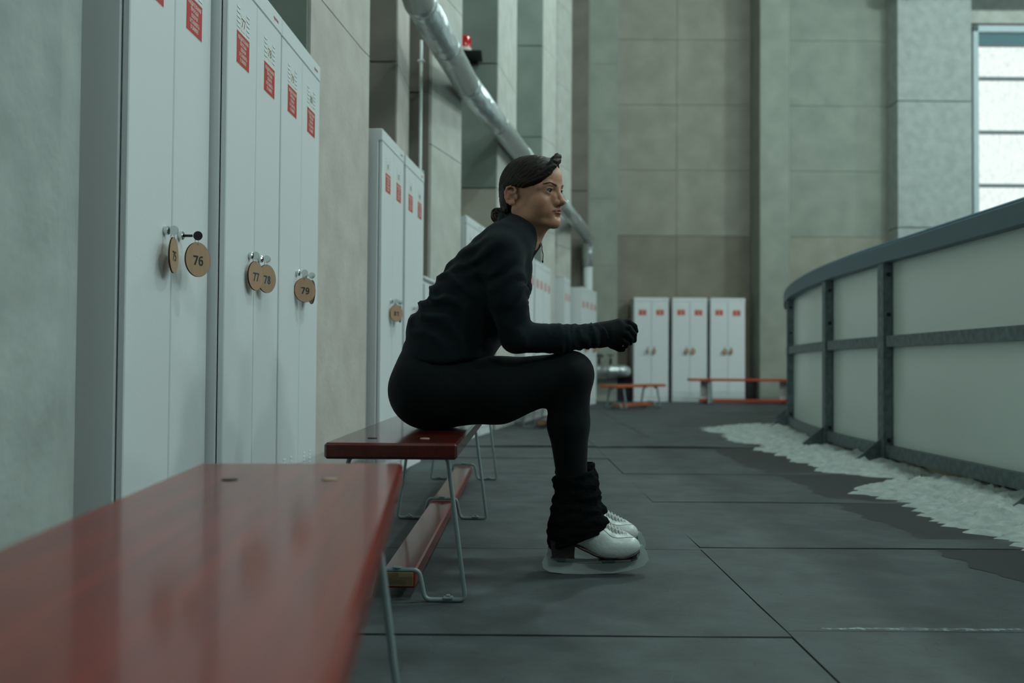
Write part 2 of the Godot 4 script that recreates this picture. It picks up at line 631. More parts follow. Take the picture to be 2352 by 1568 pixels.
func make_floor() -> void:
	var f := structure("floor", "dark grey rubber mats laid edge to edge")
	part("base", box_mesh(Vector3(36, 0.3, 31), 0.0), M.concrete, f, Vector3(13, -0.168, -4))
	var rows := [10.4, 8.0, 5.8, 3.6, 2.4, 1.3, 0.17, -0.98, -2.265, -3.345, -4.49, -5.68, -6.6, -7.5, -8.6, -9.75, -10.9, -12.05, -13.2, -14.4, -15.6, -16.8, -18.05]
	var cols := [-3.06, -1.82, -0.6, 0.64, 1.88, 3.2, 4.4, 5.6, 6.8]
	var r := RandomNumberGenerator.new()
	r.seed = 3
	for i in rows.size() - 1:
		for j in cols.size() - 1:
			var z0: float = rows[i]
			var z1: float = rows[i + 1]
			var x0: float = cols[j]
			var x1: float = cols[j + 1]
			if j >= 3:
				# the right-hand columns are laid a little out of step
				z0 -= [0.0, 0.06, 0.035, 0.02][clampi(i - 7, 0, 3)] if i < 11 else 0.0
				z1 -= [0.0, 0.06, 0.035, 0.02][clampi(i - 6, 0, 3)] if i < 10 else 0.0
			if i > 13:
				x0 += 0.55
				x1 += 0.55
			if j > 4 and i < 17:
				continue
			var g := r.randf_range(0.001, 0.003)
			var st := begin()
			var t := 0.017 + r.randf_range(-0.002, 0.002)
			var n := 6
			# a mat whose edges curl a little
			var lift_near := 0.0
			if i == 13:
				lift_near = 0.016
			elif r.randf() < 0.3:
				lift_near = r.randf_range(0.0, 0.005)
			var xa := x0 + g
			var xb := x1 - g
			var za := z0 - g
			var zb := z1 + g
			var jog := r.randf_range(-0.006, 0.006)
			var top := []
			for a in n + 1:
				for b in 3:
					var u := float(a) / n
					var w := float(b) / 2.0
					var y := lift_near * maxf(0.0, 1.0 - w * 3.0) * (0.35 + 0.65 * absf(sin(u * 3.1 + i + j))) + (0.0 if w > 0.0 else 0.0)
					top.append(Vector3(lerpf(xa, xb, u) + jog * w, y, lerpf(za, zb, w if b < 2 else 1.0) if b != 1 else lerpf(za, zb, 0.25)))
			for a in n:
				for b in 2:
					var A: Vector3 = top[a * 3 + b]
					var B: Vector3 = top[(a + 1) * 3 + b]
					var C: Vector3 = top[(a + 1) * 3 + b + 1]
					var D: Vector3 = top[a * 3 + b + 1]
					face(st, A, B, C, D, Vector3.UP)
				var N0: Vector3 = top[a * 3]
				var N1: Vector3 = top[(a + 1) * 3]
				face(st, N0, N1, N1 - Vector3(0, t, 0), N0 - Vector3(0, t, 0), Vector3.BACK)
				var F0: Vector3 = top[a * 3 + 2]
				var F1: Vector3 = top[(a + 1) * 3 + 2]
				face(st, F0, F1, F1 - Vector3(0, t, 0), F0 - Vector3(0, t, 0), Vector3.FORWARD)
			for e in [0, n]:
				for b in 2:
					var S0: Vector3 = top[e * 3 + b]
					var S1: Vector3 = top[e * 3 + b + 1]
					face(st, S0, S1, S1 - Vector3(0, t, 0), S0 - Vector3(0, t, 0), Vector3.LEFT if e == 0 else Vector3.RIGHT)
			part("rubber_mat", finish(st), M.rubber, f)
	var ice := structure("ice_sheet", "white ice of the rink inside the boards")
	var st2 := begin()
	var outline := PackedVector2Array()
	for p in barrier_path(0.25):
		outline.append(Vector2(p.x + p.z * 0.0, p.y))
	outline.append(Vector2(29.7, outline[outline.size() - 1].y))
	outline.append(Vector2(29.7, outline[0].y))
	prism(st2, outline, -0.017, 0.012)
	part("ice", finish(st2), M.ice, ice)

func make_left_wall() -> void:
	var w := structure("wall_left", "pale plastered wall of pilasters with locker niches between")
	# outlines in plan: x, depth
	var pil := [
		[[-1.75, -10.6, -0.94, -10.6, -0.94, 2.055, -0.97, 2.215, -1.75, 2.22], 9.0, "plaster_grey"],
		[[-1.75, 4.13, -0.85, 4.13, -0.76, 4.94, -0.74, 5.06, -1.75, 5.07], 2.19, "plaster_pink"],
		[[-1.75, 6.6, -0.776, 6.6, -0.759, 7.18, -1.75, 7.18], 2.62, "plaster_pink"],
		[[-1.75, 7.2, -0.603, 7.3, -0.42, 8.0, -1.75, 8.01], 2.24, "plaster"],
		[[-1.75, 9.5, -0.15, 9.5, 0.03, 10.55, -1.75, 10.6], 2.31, "plaster"],
		[[-1.0, 12.95, 0.385, 12.95, 0.575, 13.5, -1.0, 13.55], 2.4, "plaster"],
		[[-0.4, 14.62, 0.66, 14.62, 0.89, 15.2, -0.4, 15.24], 2.4, "plaster"],
		[[0.0, 16.92, 1.29, 16.92, 1.36, 17.6, 0.0, 17.6], 2.4, "panel_sage"],
		[[0.0, 17.61, 1.86, 17.61, 1.86, 18.3, 0.0, 18.3], 2.4, "panel_sage"],
	]
	for p in pil:
		var out := PackedVector2Array()
		for j in range(0, p[0].size(), 2):
			out.append(Vector2(p[0][j], -p[0][j + 1]))
		var y := 0.0
		var seam: float = p[1]
		while y < 8.85:
			var y2 := minf(seam, 8.85)
			var st := begin()
			prism(st, out, y, y2 - 0.006)
			part("pilaster_panel", finish(st), M[p[2]], w)
			y = y2
			seam += 1.2
		# the dark joint behind the cladding
		var core := PackedVector2Array()
		var c := Vector2.ZERO
		for q in out:
			c += q
		c /= out.size()
		for q in out:
			core.append(q + (c - q).normalized() * 0.02)
		var st3 := begin()
		prism(st3, core, 0.0, 8.8)
		part("pilaster_core", finish(st3), M.joint, w)
	# the sides that face the viewer are lined with boards of other colours: x from, x to, depth, y from, y to
	for q in [
		[-1.44, -0.862, 4.13, 1.0, 8.8, "panel_green"], [-1.3, -0.785, 6.6, 0.0, 2.62, "panel_umber"], [-1.3, -0.785, 6.6, 2.632, 3.82, "panel_umber"], [-1.3, -0.785, 6.6, 3.832, 8.8, "panel_umber"],
		[-0.85, -0.62, 7.27, 0.0, 2.6, "panel_umber"], [-0.85, -0.62, 7.27, 2.612, 8.8, "panel_umber"], [-1.2, -0.16, 9.5, 0.0, 2.3, "panel_beige"], [-1.2, -0.16, 9.5, 2.312, 3.5, "panel_green"], [-1.2, -0.16, 9.5, 3.512, 8.8, "panel_green"],
		[-0.6, 0.375, 12.95, 0.0, 2.39, "panel_green"], [-0.6, 0.375, 12.95, 2.402, 3.59, "panel_green"], [-0.6, 0.375, 12.95, 3.602, 4.79, "panel_green"], [-0.6, 0.375, 12.95, 4.802, 8.8, "panel_green"],
		[0.3, 1.28, 16.92, 0.0, 3.59, "panel_umber"], [0.3, 1.28, 16.92, 3.602, 8.8, "panel_umber"]]:
		part("side_board", box_mesh(Vector3(q[1] - q[0], q[4] - q[3], 0.02), 0.003), M[q[5]], w, Vector3((q[0] + q[1]) / 2, (q[3] + q[4]) / 2, -q[2] + 0.012))
	var backs := [[-1.75, 2.1, -1.45, 2.1, -1.45, 5.0, -1.75, 5.0], [-1.75, 4.9, -1.34, 4.9, -1.34, 7.3, -1.75, 7.3], [-1.75, 7.9, -1.05, 7.9, -0.8, 9.6, -1.75, 9.6], [-1.75, 10.5, -0.5, 10.5, -0.3, 13.0, -1.75, 13.0], [-1.75, 13.45, -0.15, 13.45, 0.1, 14.7, -1.75, 14.7], [-1.75, 15.15, 0.35, 15.15, 0.6, 17.0, -1.75, 17.0]]
	for b in backs:
		var out2 := PackedVector2Array()
		for j in range(0, b.size(), 2):
			out2.append(Vector2(b[j], -b[j + 1]))
		var st2 := begin()
		prism(st2, out2, 0.0, 8.85)
		part("niche_back", finish(st2), M.plaster, w)
	var st4 := begin()
	box(st4, Vector3(-1.95, 4.4, -4), Vector3(0.4, 9.0, 30))
	part("outer_wall", finish(st4), M.plaster, w)

func make_far_wall() -> void:
	var w := structure("wall_far", "tall far wall of large fibre panels with a projecting column")
	var Z := -18.1
	# carcass, with the window left open: x 8.4 to 11.6, y 1.0 to 6.9
	for b in [[-2.0, 8.4, 0.0, 9.0], [11.6, 30.0, 0.0, 9.0], [8.4, 11.6, 0.0, 1.0], [8.4, 11.6, 6.9, 9.0]]:
		var st := begin()
		box(st, Vector3((b[0] + b[1]) / 2, (b[2] + b[3]) / 2, Z - 0.22), Vector3(b[1] - b[0], b[3] - b[2], 0.36))
		part("carcass", finish(st), M.joint, w)
	var xs := [[1.87, 2.985], [2.985, 4.33], [4.8, 6.95]]
	var ys := [-0.6, 0.6, 1.8, 3.0, 4.2, 5.4, 6.6, 7.8, 9.0]
	for c in xs:
		for j in ys.size() - 1:
			var y0 := maxf(ys[j], 0.0)
			var kind := "panel_beige" if c[0] < 4.4 else "panel_sage"
			if j <= 2:
				kind = "panel_brown" if c[0] < 4.4 else "panel_beige"
			part("wall_panel", box_mesh(Vector3(c[1] - c[0] - 0.005, ys[j + 1] - y0 - 0.005, 0.05), 0.003), M[kind], w, Vector3((c[0] + c[1]) / 2, (y0 + ys[j + 1]) / 2, Z - 0.025))
	# the projecting column
	part("column", box_mesh(Vector3(0.53, 8.9, 0.72), 0.012), M.panel_sage, w, Vector3(4.6, 4.45, -17.78))
	# the pier beside the window, in three courses
	for y in [[0.0, 3.11], [3.12, 5.37], [5.38, 8.9]]:
		part("pier_panel", box_mesh(Vector3(1.32, y[1] - y[0] - 0.006, 0.5), 0.006), M.plaster_grey, w, Vector3(7.5, (y[0] + y[1]) / 2, -17.87))
	# panels round the window
	for b in [[8.17, 8.36, 0.0, 9.0], [11.65, 14.0, 0.0, 9.0], [8.37, 11.64, 6.95, 9.0], [8.37, 11.64, 0.0, 0.95]]:
		part("wall_panel", box_mesh(Vector3(b[1] - b[0], b[3] - b[2], 0.05), 0.003), M.plaster, w, Vector3((b[0] + b[1]) / 2, (b[2] + b[3]) / 2, Z - 0.025))
	for k in 13:
		part("wall_panel", box_mesh(Vector3(1.19, 8.9, 0.05), 0.003), M.plaster, w, Vector3(14.6 + k * 1.2, 4.45, Z - 0.025))
	# the window
	var win := structure("window_1", "tall frosted window with horizontal glazing bars", Vector3(8.4, 1.0, Z))
	var W := 3.2
	var H := 5.9
	for b in [[0.0, 0.1, 0.0, H], [W - 0.1, W, 0.0, H], [0.0, W, 0.0, 0.1], [0.0, W, H - 0.12, H]]:
		part("frame", box_mesh(Vector3(b[1] - b[0], b[3] - b[2], 0.16), 0.008), M.window_frame, win, Vector3((b[0] + b[1]) / 2, (b[2] + b[3]) / 2, -0.05))
	part("frame", box_mesh(Vector3(0.08, H, 0.12), 0.008), M.window_frame, win, Vector3(W / 2, H / 2, -0.06))
	part("sill", box_mesh(Vector3(W + 0.2, 0.05, 0.3), 0.01), M.window_frame, win, Vector3(W / 2, -0.02, 0.08))
	var bars := [0.1, 0.99, 1.98, 2.97, 3.95, 4.94, 5.55, 5.78]
	for j in bars.size() - 1:
		for h in 2:
			var xa := 0.1 if h == 0 else W / 2 + 0.04
			var xb := W / 2 - 0.04 if h == 0 else W - 0.1
			var film := j == bars.size() - 2
			part("tinted_pane" if film else "pane", box_mesh(Vector3(xb - xa, bars[j + 1] - bars[j] - 0.02, 0.012), 0.0), M.teal_film if film else M.frosted_glass, win, Vector3((xa + xb) / 2, (bars[j] + bars[j + 1]) / 2, -0.08))
			if j > 0:
				part("glazing_bar", box_mesh(Vector3(xb - xa, 0.06 if not film else 0.03, 0.06), 0.004), M.window_bar, win, Vector3((xa + xb) / 2, bars[j], -0.06))

# ------------------------------------------------------------------ the rink boards

func barrier_path(step: float) -> PackedVector3Array:
	# plan points of the boards: x, z, heading (0 = straight away from the viewer)
	var out := PackedVector3Array()
	var x := 2.395
	var z := 10.0
	var a := 0.0
	while true:
		out.append(Vector3(x, z, a))
		var cur := 0.0
		if z < -11.2:
			cur = 1.0 / 6.0
		elif z < -6.3:
			cur = 1.0 / 16.0
		a = minf(a + cur * step, PI / 2)
		x += sin(a) * step
		z -= cos(a) * step
		if x > 29.0:
			break
	return out

func make_barrier() -> void:
	var path := barrier_path(0.1)
	var t := thing("rink_barrier", "curved white rink boards on a grey steel frame with a dark blue cap", "barrier", Vector3(2.395, 0, -4))
	var O := t.position
	# posts by depth
	var at := []
	for zz in [4.6, 2.6, 0.6, -1.4, -3.0, -4.35, -6.28, -7.6, -9.75, -11.8]:
		var best := 0
		for i in path.size():
			if absf(path[i].y - zz) < absf(path[best].y - zz):
				best = i
		at.append(best)
	var last: int = at[at.size() - 1]
	for k in 8:
		last += 20
		if last < path.size() - 2:
			at.append(last)
	# a section swept along the boards: outline (offset outwards, height)
	for i in at.size() - 1:
		var a: int = at[i]
		var b: int = at[i + 1]
		var seg := path.slice(a, b + 1)
		part("board_panel", swept(seg, P([0.0, 0.02, 0.0, 1.30, -0.014, 1.30, -0.014, 0.02]), O), M.board_plastic, t)
		part("kick_plate", swept(seg, P([0.006, 0.0, 0.006, 0.062, 0.0005, 0.062, 0.0005, 0.0]), O), M.kick_plate, t)
		part("middle_rail", swept(seg, P([0.05, 0.745, 0.05, 0.815, 0.002, 0.815, 0.002, 0.745]), O), M.galvanised, t)
		part("bottom_rail", swept(seg, P([0.05, 0.055, 0.05, 0.13, 0.008, 0.13, 0.008, 0.055]), O), M.galvanised, t)
	var whole := path.slice(at[0], path.size() - 1)
	part("cap_rail", swept(whole, P([0.075, 1.275, 0.075, 1.375, 0.068, 1.386, -0.085, 1.386, -0.09, 1.375, -0.09, 1.275]), O), M.cap_plastic, t)
	part("cap_strip", swept(whole, P([0.071, 1.3865, 0.06, 1.398, -0.08, 1.398, -0.088, 1.3865]), O), M.cap_top, t)
	for i in at:
		var p: Vector3 = path[i]
		var turn := -p.z
		# the post: an angle of steel, its flange along the boards and its web towards them
		var st := begin()
		box(st, Vector3(-0.06, 0.638, 0.0), Vector3(0.008, 1.275, 0.1), 0.002)
		box(st, Vector3(-0.031, 0.638, 0.046), Vector3(0.052, 1.275, 0.008), 0.002)
		box(st, Vector3(-0.031, 0.638, -0.046), Vector3(0.052, 1.275, 0.008), 0.002)
		var o := part("post", finish(st), M.galvanised, t, Vector3(p.x, 0, p.y) - O, Vector3(0, turn, 0))
		for y in [0.16, 1.2, 0.95]:
			part("bolt", disc_mesh(0.014, 0.012, 8), M.dark_steel, o, Vector3(-0.03, y, 0.054))
		var st2 := begin()
		prism(st2, P([-0.06, 0.17, -0.25, 0.012, -0.25, 0.0, -0.06, 0.0]), -0.005, 0.005, 2)
		box(st2, Vector3(-0.15, 0.004, 0), Vector3(0.24, 0.008, 0.08), 0.001)
		part("foot_gusset", finish(st2), M.galvanised, t, Vector3(p.x, 0, p.y) - O, Vector3(0, turn, 0))

func swept(seg: PackedVector3Array, prof: PackedVector2Array, O: Vector3) -> ArrayMesh:
	var st := begin()
	var rings := []
	for p in seg:
		var out := Vector3(-cos(p.z), 0, -sin(p.z))
		var ring := PackedVector3Array()
		for q in prof:
			ring.append(Vector3(p.x, 0, p.y) + out * q.x + Vector3(0, q.y, 0) - O)
		rings.append(ring)
	var c := Vector2.ZERO
	for q in prof:
		c += q
	c /= prof.size()
	for i in rings.size() - 1:
		var p: Vector3 = seg[i]
		var out := Vector3(-cos(p.z), 0, -sin(p.z))
		for k in prof.size():
			var k2 := (k + 1) % prof.size()
			var e := prof[k2] - prof[k]
			var n2 := Vector2(e.y, -e.x)
			if n2.dot((prof[k] + prof[k2]) / 2 - c) < 0:
				n2 = -n2
			face(st, rings[i][k], rings[i][k2], rings[i + 1][k2], rings[i + 1][k], out * n2.x + Vector3(0, n2.y, 0))
	for e in [0, rings.size() - 1]:
		var d := Vector3(sin(seg[e].z), 0, -cos(seg[e].z)) * (1.0 if e else -1.0)
		var R: PackedVector3Array = rings[e]
		for k in range(1, R.size() - 1):
			if (R[k] - R[0]).cross(R[k + 1] - R[0]).dot(d) > 0:
				tri(st, R[0], R[k + 1], R[k])
			else:
				tri(st, R[0], R[k], R[k + 1])
	return finish(st)

func make_snow() -> void:
	# scrapings heaped along the foot of the boards
	var path := barrier_path(0.025)
	var n := FastNoiseLite.new()
	n.seed = 4
	n.frequency = 1.0
	n.fractal_octaves = 4
	var runs := [[-5.62, -10.5, "long bank of scraped snow along the curve of the boards", 0.55], [1.5, -5.5, "bank of scraped snow along the boards nearest the viewer", 0.62]]
	for run in runs:
		var seg := []
		for p in path:
			if p.y <= run[0] and p.y >= run[1]:
				seg.append(p)
		var st := begin(true)
		var grid := []
		var m := 22
		for i in seg.size():
			var p: Vector3 = seg[i]
			var along := float(i) / (seg.size() - 1)
			var ends := clampf(minf(along * 14.0, (1.0 - along) * (7.0 if run[1] < -9 else 20.0)), 0.0, 1.0)
			var s := i * 0.025
			var depth := -p.y
			var wide: float = run[3] + n.get_noise_2d(s * 1.3, 5.0) * 0.16 + n.get_noise_2d(s * 6.0, 11.0) * 0.11 + n.get_noise_2d(s * 17.0, 31.0) * 0.06 + n.get_noise_2d(s * 48.0, 57.0) * 0.06
			if run[1] > -9:
				wide += clampf((5.0 - depth) * 0.06, 0.0, 0.12)
			else:
				wide += clampf((depth - 8.0) * 0.17, 0.0, 0.4)
			wide *= 0.25 + 0.75 * sqrt(ends)
			var out := Vector3(-cos(p.z), 0, -sin(p.z))
			var row := []
			for k in m + 1:
				var u := float(k) / m
				var q := Vector3(p.x, 0, p.y) + out * (0.012 + u * wide)
				# combed outwards: fringe leaning along the boards
				q.z += u * u * 0.08
				var h := pow(1.0 - u, 0.55) * (0.036 + 0.024 * n.get_noise_2d(q.x * 2.2, q.z * 2.2)) * sqrt(ends)
				h += 0.034 * n.get_noise_2d(q.x * 9.0, q.z * 9.0) * minf(1.0, (1.0 - u) * 4.0)
				h += 0.02 * n.get_noise_2d(q.x * 30.0 + 7.0, q.z * 30.0) * minf(1.0, (1.0 - u) * 6.0)
				row.append(Vector3(q.x, maxf(h, 0.0) + 0.0025 - (0.004 if k == m else 0.0), q.z))
			grid.append(row)
		for i in grid.size() - 1:
			for k in m:
				face(st, grid[i][k], grid[i][k + 1], grid[i + 1][k + 1], grid[i + 1][k], Vector3.UP)
		var o := part(numbered("snow_bank"), finish(st), M.snow, self)
		tag(o, run[2], "snow", "snow along the boards", "stuff")
	# melt water running out from under the snow
	var st2 := begin()
	var prev := []
	for i in path.size():
		var p: Vector3 = path[i]
		if p.y > 0.5 or p.y < -8.6:
			continue
		var s := i * 0.025
		var w := 0.62 + 0.29 + n.get_noise_2d(s * 0.7, 77.0) * 0.1 + n.get_noise_2d(s * 5.0, 99.0) * 0.05
		w *= clampf((p.y + 8.6) / 1.2, 0.3, 1.0)
		var row := [Vector3(p.x - 0.3, 0.0012, p.y), Vector3(p.x - w, 0.0012, p.y)]
		if prev:
			face(st2, prev[0], prev[1], row[1], row[0], Vector3.UP)
		prev = row
	var water := part(numbered("melt_water"), finish(st2), M.melt_water, self)
	tag(water, "dark film of melt water on the mats beside the snow", "water", "", "stuff")
	# a streak of frost trodden into the joint of the mats
	var st5 := begin()
	var last := []
	for i in 61:
		var x := 0.72 + i * 0.011
		var hw := (0.011 + 0.012 * n.get_noise_2d(x * 24.0, 3.0)) * sqrt(maxf(0.0, sin(PI * i / 60.0)))
		var zc := -2.345 + 0.006 * n.get_noise_2d(x * 9.0, 9.0)
		var row := [Vector3(x, 0.001, zc + hw), Vector3(x, 0.0025, zc), Vector3(x, 0.001, zc - hw)]
		if last:
			face(st5, last[0], last[1], row[1], row[0], Vector3.UP)
			face(st5, last[1], last[2], row[2], row[1], Vector3.UP)
		last = row
	var frost := part(numbered("frost_streak"), finish(st5), M.frost, self)
	tag(frost, "pale frost trodden into a mat joint near the viewer", "frost", "", "stuff")

# ------------------------------------------------------------------ lockers

const LW := 0.575
const LH := 1.83
const LD := 0.5

func vent_mesh(count: int) -> ArrayMesh:
	var key := "vent %d" % count
	if not cache.has(key):
		var st := begin()
		for k in count:
			# a pressed louvre: a slanted hood
			var y := k * 0.0145
			var a := Vector3(-0.016, y, 0.0)
			var b := Vector3(0.016, y, 0.0)
			var c := Vector3(0.0135, y - 0.0075, 0.0017)
			var d := Vector3(-0.0135, y - 0.0075, 0.0017)
			face(st, a, b, c, d, Vector3(0, 0.5, 1))
			var e := Vector3(-0.0135, y - 0.0085, 0.0)
			var f := Vector3(0.0135, y - 0.0085, 0.0)
			face(st, d, c, f, e, Vector3(0, -1, 0.2))
			tri(st, a, d, e)
			tri(st, b, f, c)
		cache[key] = finish(st)
	return cache[key]

func locker(label: String, at: Vector3, turn: float, numbers: Array, group: String, ajar := [0.0, 0.0], small := false) -> Node3D:
	# at: base of the front, in the middle; doors face the node's +z
	var t := thing("locker", label, "locker", at, turn, group)
	var key := "locker body"
	if not cache.has(key):
		var st := begin()
		var th := 0.012
		var d := LD - 0.02
		var zc := -0.02 - d / 2
		box(st, Vector3(-LW / 2 + th / 2, LH / 2, zc), Vector3(th, LH, d), 0.003)
		box(st, Vector3(LW / 2 - th / 2, LH / 2, zc), Vector3(th, LH, d), 0.003)
		box(st, Vector3(0, LH / 2, -LD + 0.006), Vector3(LW - 0.02, LH - 0.02, 0.008), 0.001)
		box(st, Vector3(0, LH - th / 2, zc), Vector3(LW, th, d), 0.003)
		box(st, Vector3(0, 0.06, zc), Vector3(LW - 0.02, 0.012, d), 0.002)
		box(st, Vector3(0, LH / 2, zc), Vector3(th, LH - 0.1, d), 0.002)
		cache[key] = finish(st)
		st = begin()
		box(st, Vector3(0, LH - 0.032, -0.013), Vector3(LW, 0.064, 0.03), 0.004)
		cache["locker header"] = finish(st)
		st = begin()
		box(st, Vector3(0, 0.034, -0.018), Vector3(LW - 0.004, 0.068, 0.026), 0.003)
		cache["locker plinth"] = finish(st)
	part("body", cache[key], M.locker_paint, t)
	part("header", cache["locker header"], M.locker_paint, t)
	part("plinth", cache["locker plinth"], M.locker_paint, t)
	var logo := part("maker_name", lettering("практик", 0.013, false), M.logo_red, t, Vector3(LW / 2 - 0.075, LH - 0.034, 0.0024))
	logo.scale = Vector3(0.9, 1, 1)
	var dw := LW / 2 - 0.005
	for s in 2:
		var side := -1.0 if s == 0 else 1.0
		# the door hangs on its outer edge
		var hinge := Vector3(side * (LW / 2 - 0.003), 0.0, 0.0)
		var st2key := "door %d" % s
		if not cache.has(st2key):
			var st2 := begin()
			box(st2, Vector3(-side * dw / 2, 0.918, -0.008), Vector3(dw - 0.002, 1.694, 0.018), 0.0028)
			cache[st2key] = finish(st2)
		var door := part("door", cache[st2key], M.locker_paint, t, hinge, Vector3(0, -side * -ajar[s], 0))
		var mid := -side * dw / 2
		var yo: float = rng.randf_range(-0.004, 0.004)
		part("sticker_margin", box_mesh(Vector3(0.126, 0.102, 0.0006)), M.sticker_white, door, Vector3(mid, 1.569 + yo, 0.0012), Vector3(0, 0, rng.randf_range(-0.01, 0.01)))
		part("sticker", box_mesh(Vector3(0.122, 0.097, 0.0006)), M.sticker_red, door, Vector3(mid, 1.569 + yo, 0.0018))
		var words := part("sticker_lettering", lettering("УБЕДИТЕЛЬНАЯ\nПРОСЬБА\nКЛЮЧИ\nОСТАВЛЯТЬ\nВ ЗАМКЕ!", 0.0122, true, -6.0), M.print_pale, door, Vector3(mid, 1.569 + yo, 0.0023))
		words.scale = Vector3(0.82, 1.0, 1.0)
		part("number_plate", box_mesh(Vector3(0.042, 0.05, 0.0008), 0.0), M.sticker_white, door, Vector3(mid, 1.655, 0.0012))
		if not small:
			part("number", lettering(str(numbers[s]), 0.026, false), M.print_dark, door, Vector3(mid, 1.655, 0.0018))
		for v in [-0.047, 0.047]:
			part("vent_louvres", vent_mesh(5), M.locker_paint, door, Vector3(mid + v, 1.64, 0.001))
			part("vent_louvres", vent_mesh(5), M.locker_paint, door, Vector3(mid + v, 0.215, 0.001))
		var lock := part("lock", disc_mesh(0.0115, 0.014, 14), M.chrome, door, Vector3(-side * (dw - 0.05), 0.952, 0.007))
		lock.rotation = Vector3.ZERO
	return t

func key_tag(label: String, loc: Node3D, s: int, number: String, turn: float, ink := "print_dark", swing := 0.0, bow_black := false, script := false, reach := 0.012) -> Node3D:
	# a key in the lock of door s with a round wooden tag on a string; turn: how far the tag is twisted from the door
	var side := -1.0 if s == 0 else 1.0
	var keyhole := loc.transform * Vector3(side * 0.053, 0.952, 0.014)
	var t := thing("key_tag", label, "key tag", keyhole, loc.rotation.y, "keys left in the lockers")
	var st := begin()
	box(st, Vector3(0, 0, reach * 0.3), Vector3(0.002, 0.007, reach * 0.8 + 0.006), 0.0005)
	lathe(st, P([0.0, -0.0011, 0.0125, -0.0011, 0.0125, 0.0011, 0.0, 0.0011]), 18, Transform3D(Basis(Vector3.BACK, PI / 2), Vector3(0, 0, reach + 0.008)))
	part("key", finish(st), M.black_plastic if bow_black else M.chrome, t)
	var hang := Vector3(0, -0.008, reach + 0.004)
	var st2 := begin(true)
	var dir := Vector3(sin(turn), 0, cos(turn))
	var tagc := hang + Vector3(0, -0.056, 0.004) + Vector3(swing, 0, 0)
	var hole := tagc + Vector3(-swing * 0.5, 0.038, 0)
	tube(st2, rounded(PackedVector3Array([hang + Vector3(0, 0.004, 0), hang + Vector3(0, -0.006, 0.006), hole + dir * 0.004, hole - dir * 0.004, hang + Vector3(0.003, -0.006, -0.006), hang + Vector3(0.002, 0.004, 0)]), 0.006), 0.0011, -1.0, 6)
	part("string", finish(st2), M.string_white, t)
	var d := part("disc", tag_disc(), M.plywood, t, tagc, Vector3(0, turn, -swing * 6.0))
	part("edge", tag_rim(), M.burnt_edge, d)
	if number:
		var l := part("number", lettering(number, 0.026, true, 0.0, false), M[ink], d, Vector3(0, -0.003 if not script else -0.004, 0.0026))
		l.scale = Vector3(1, 1, 1) if not script else Vector3(0.95, 1.05, 1)
	return t

func tag_disc() -> ArrayMesh:
	if not cache.has("tag disc"):
		var st := begin()
		lathe(st, P([0.0, -0.0022, 0.0455, -0.0022, 0.046, 0.0, 0.0455, 0.0022, 0.0, 0.0022]), 36, Transform3D(Basis(Vector3.RIGHT, PI / 2), Vector3.ZERO))
		cache["tag disc"] = finish(st)
	return cache["tag disc"]

func tag_rim() -> ArrayMesh:
	if not cache.has("tag rim"):
		var st := begin()
		lathe(st, P([0.0452, -0.0019, 0.0463, -0.0019, 0.0463, 0.0019, 0.0452, 0.0019]), 36, Transform3D(Basis(Vector3.RIGHT, PI / 2), Vector3.ZERO))
		cache["tag rim"] = finish(st)
	return cache["tag rim"]

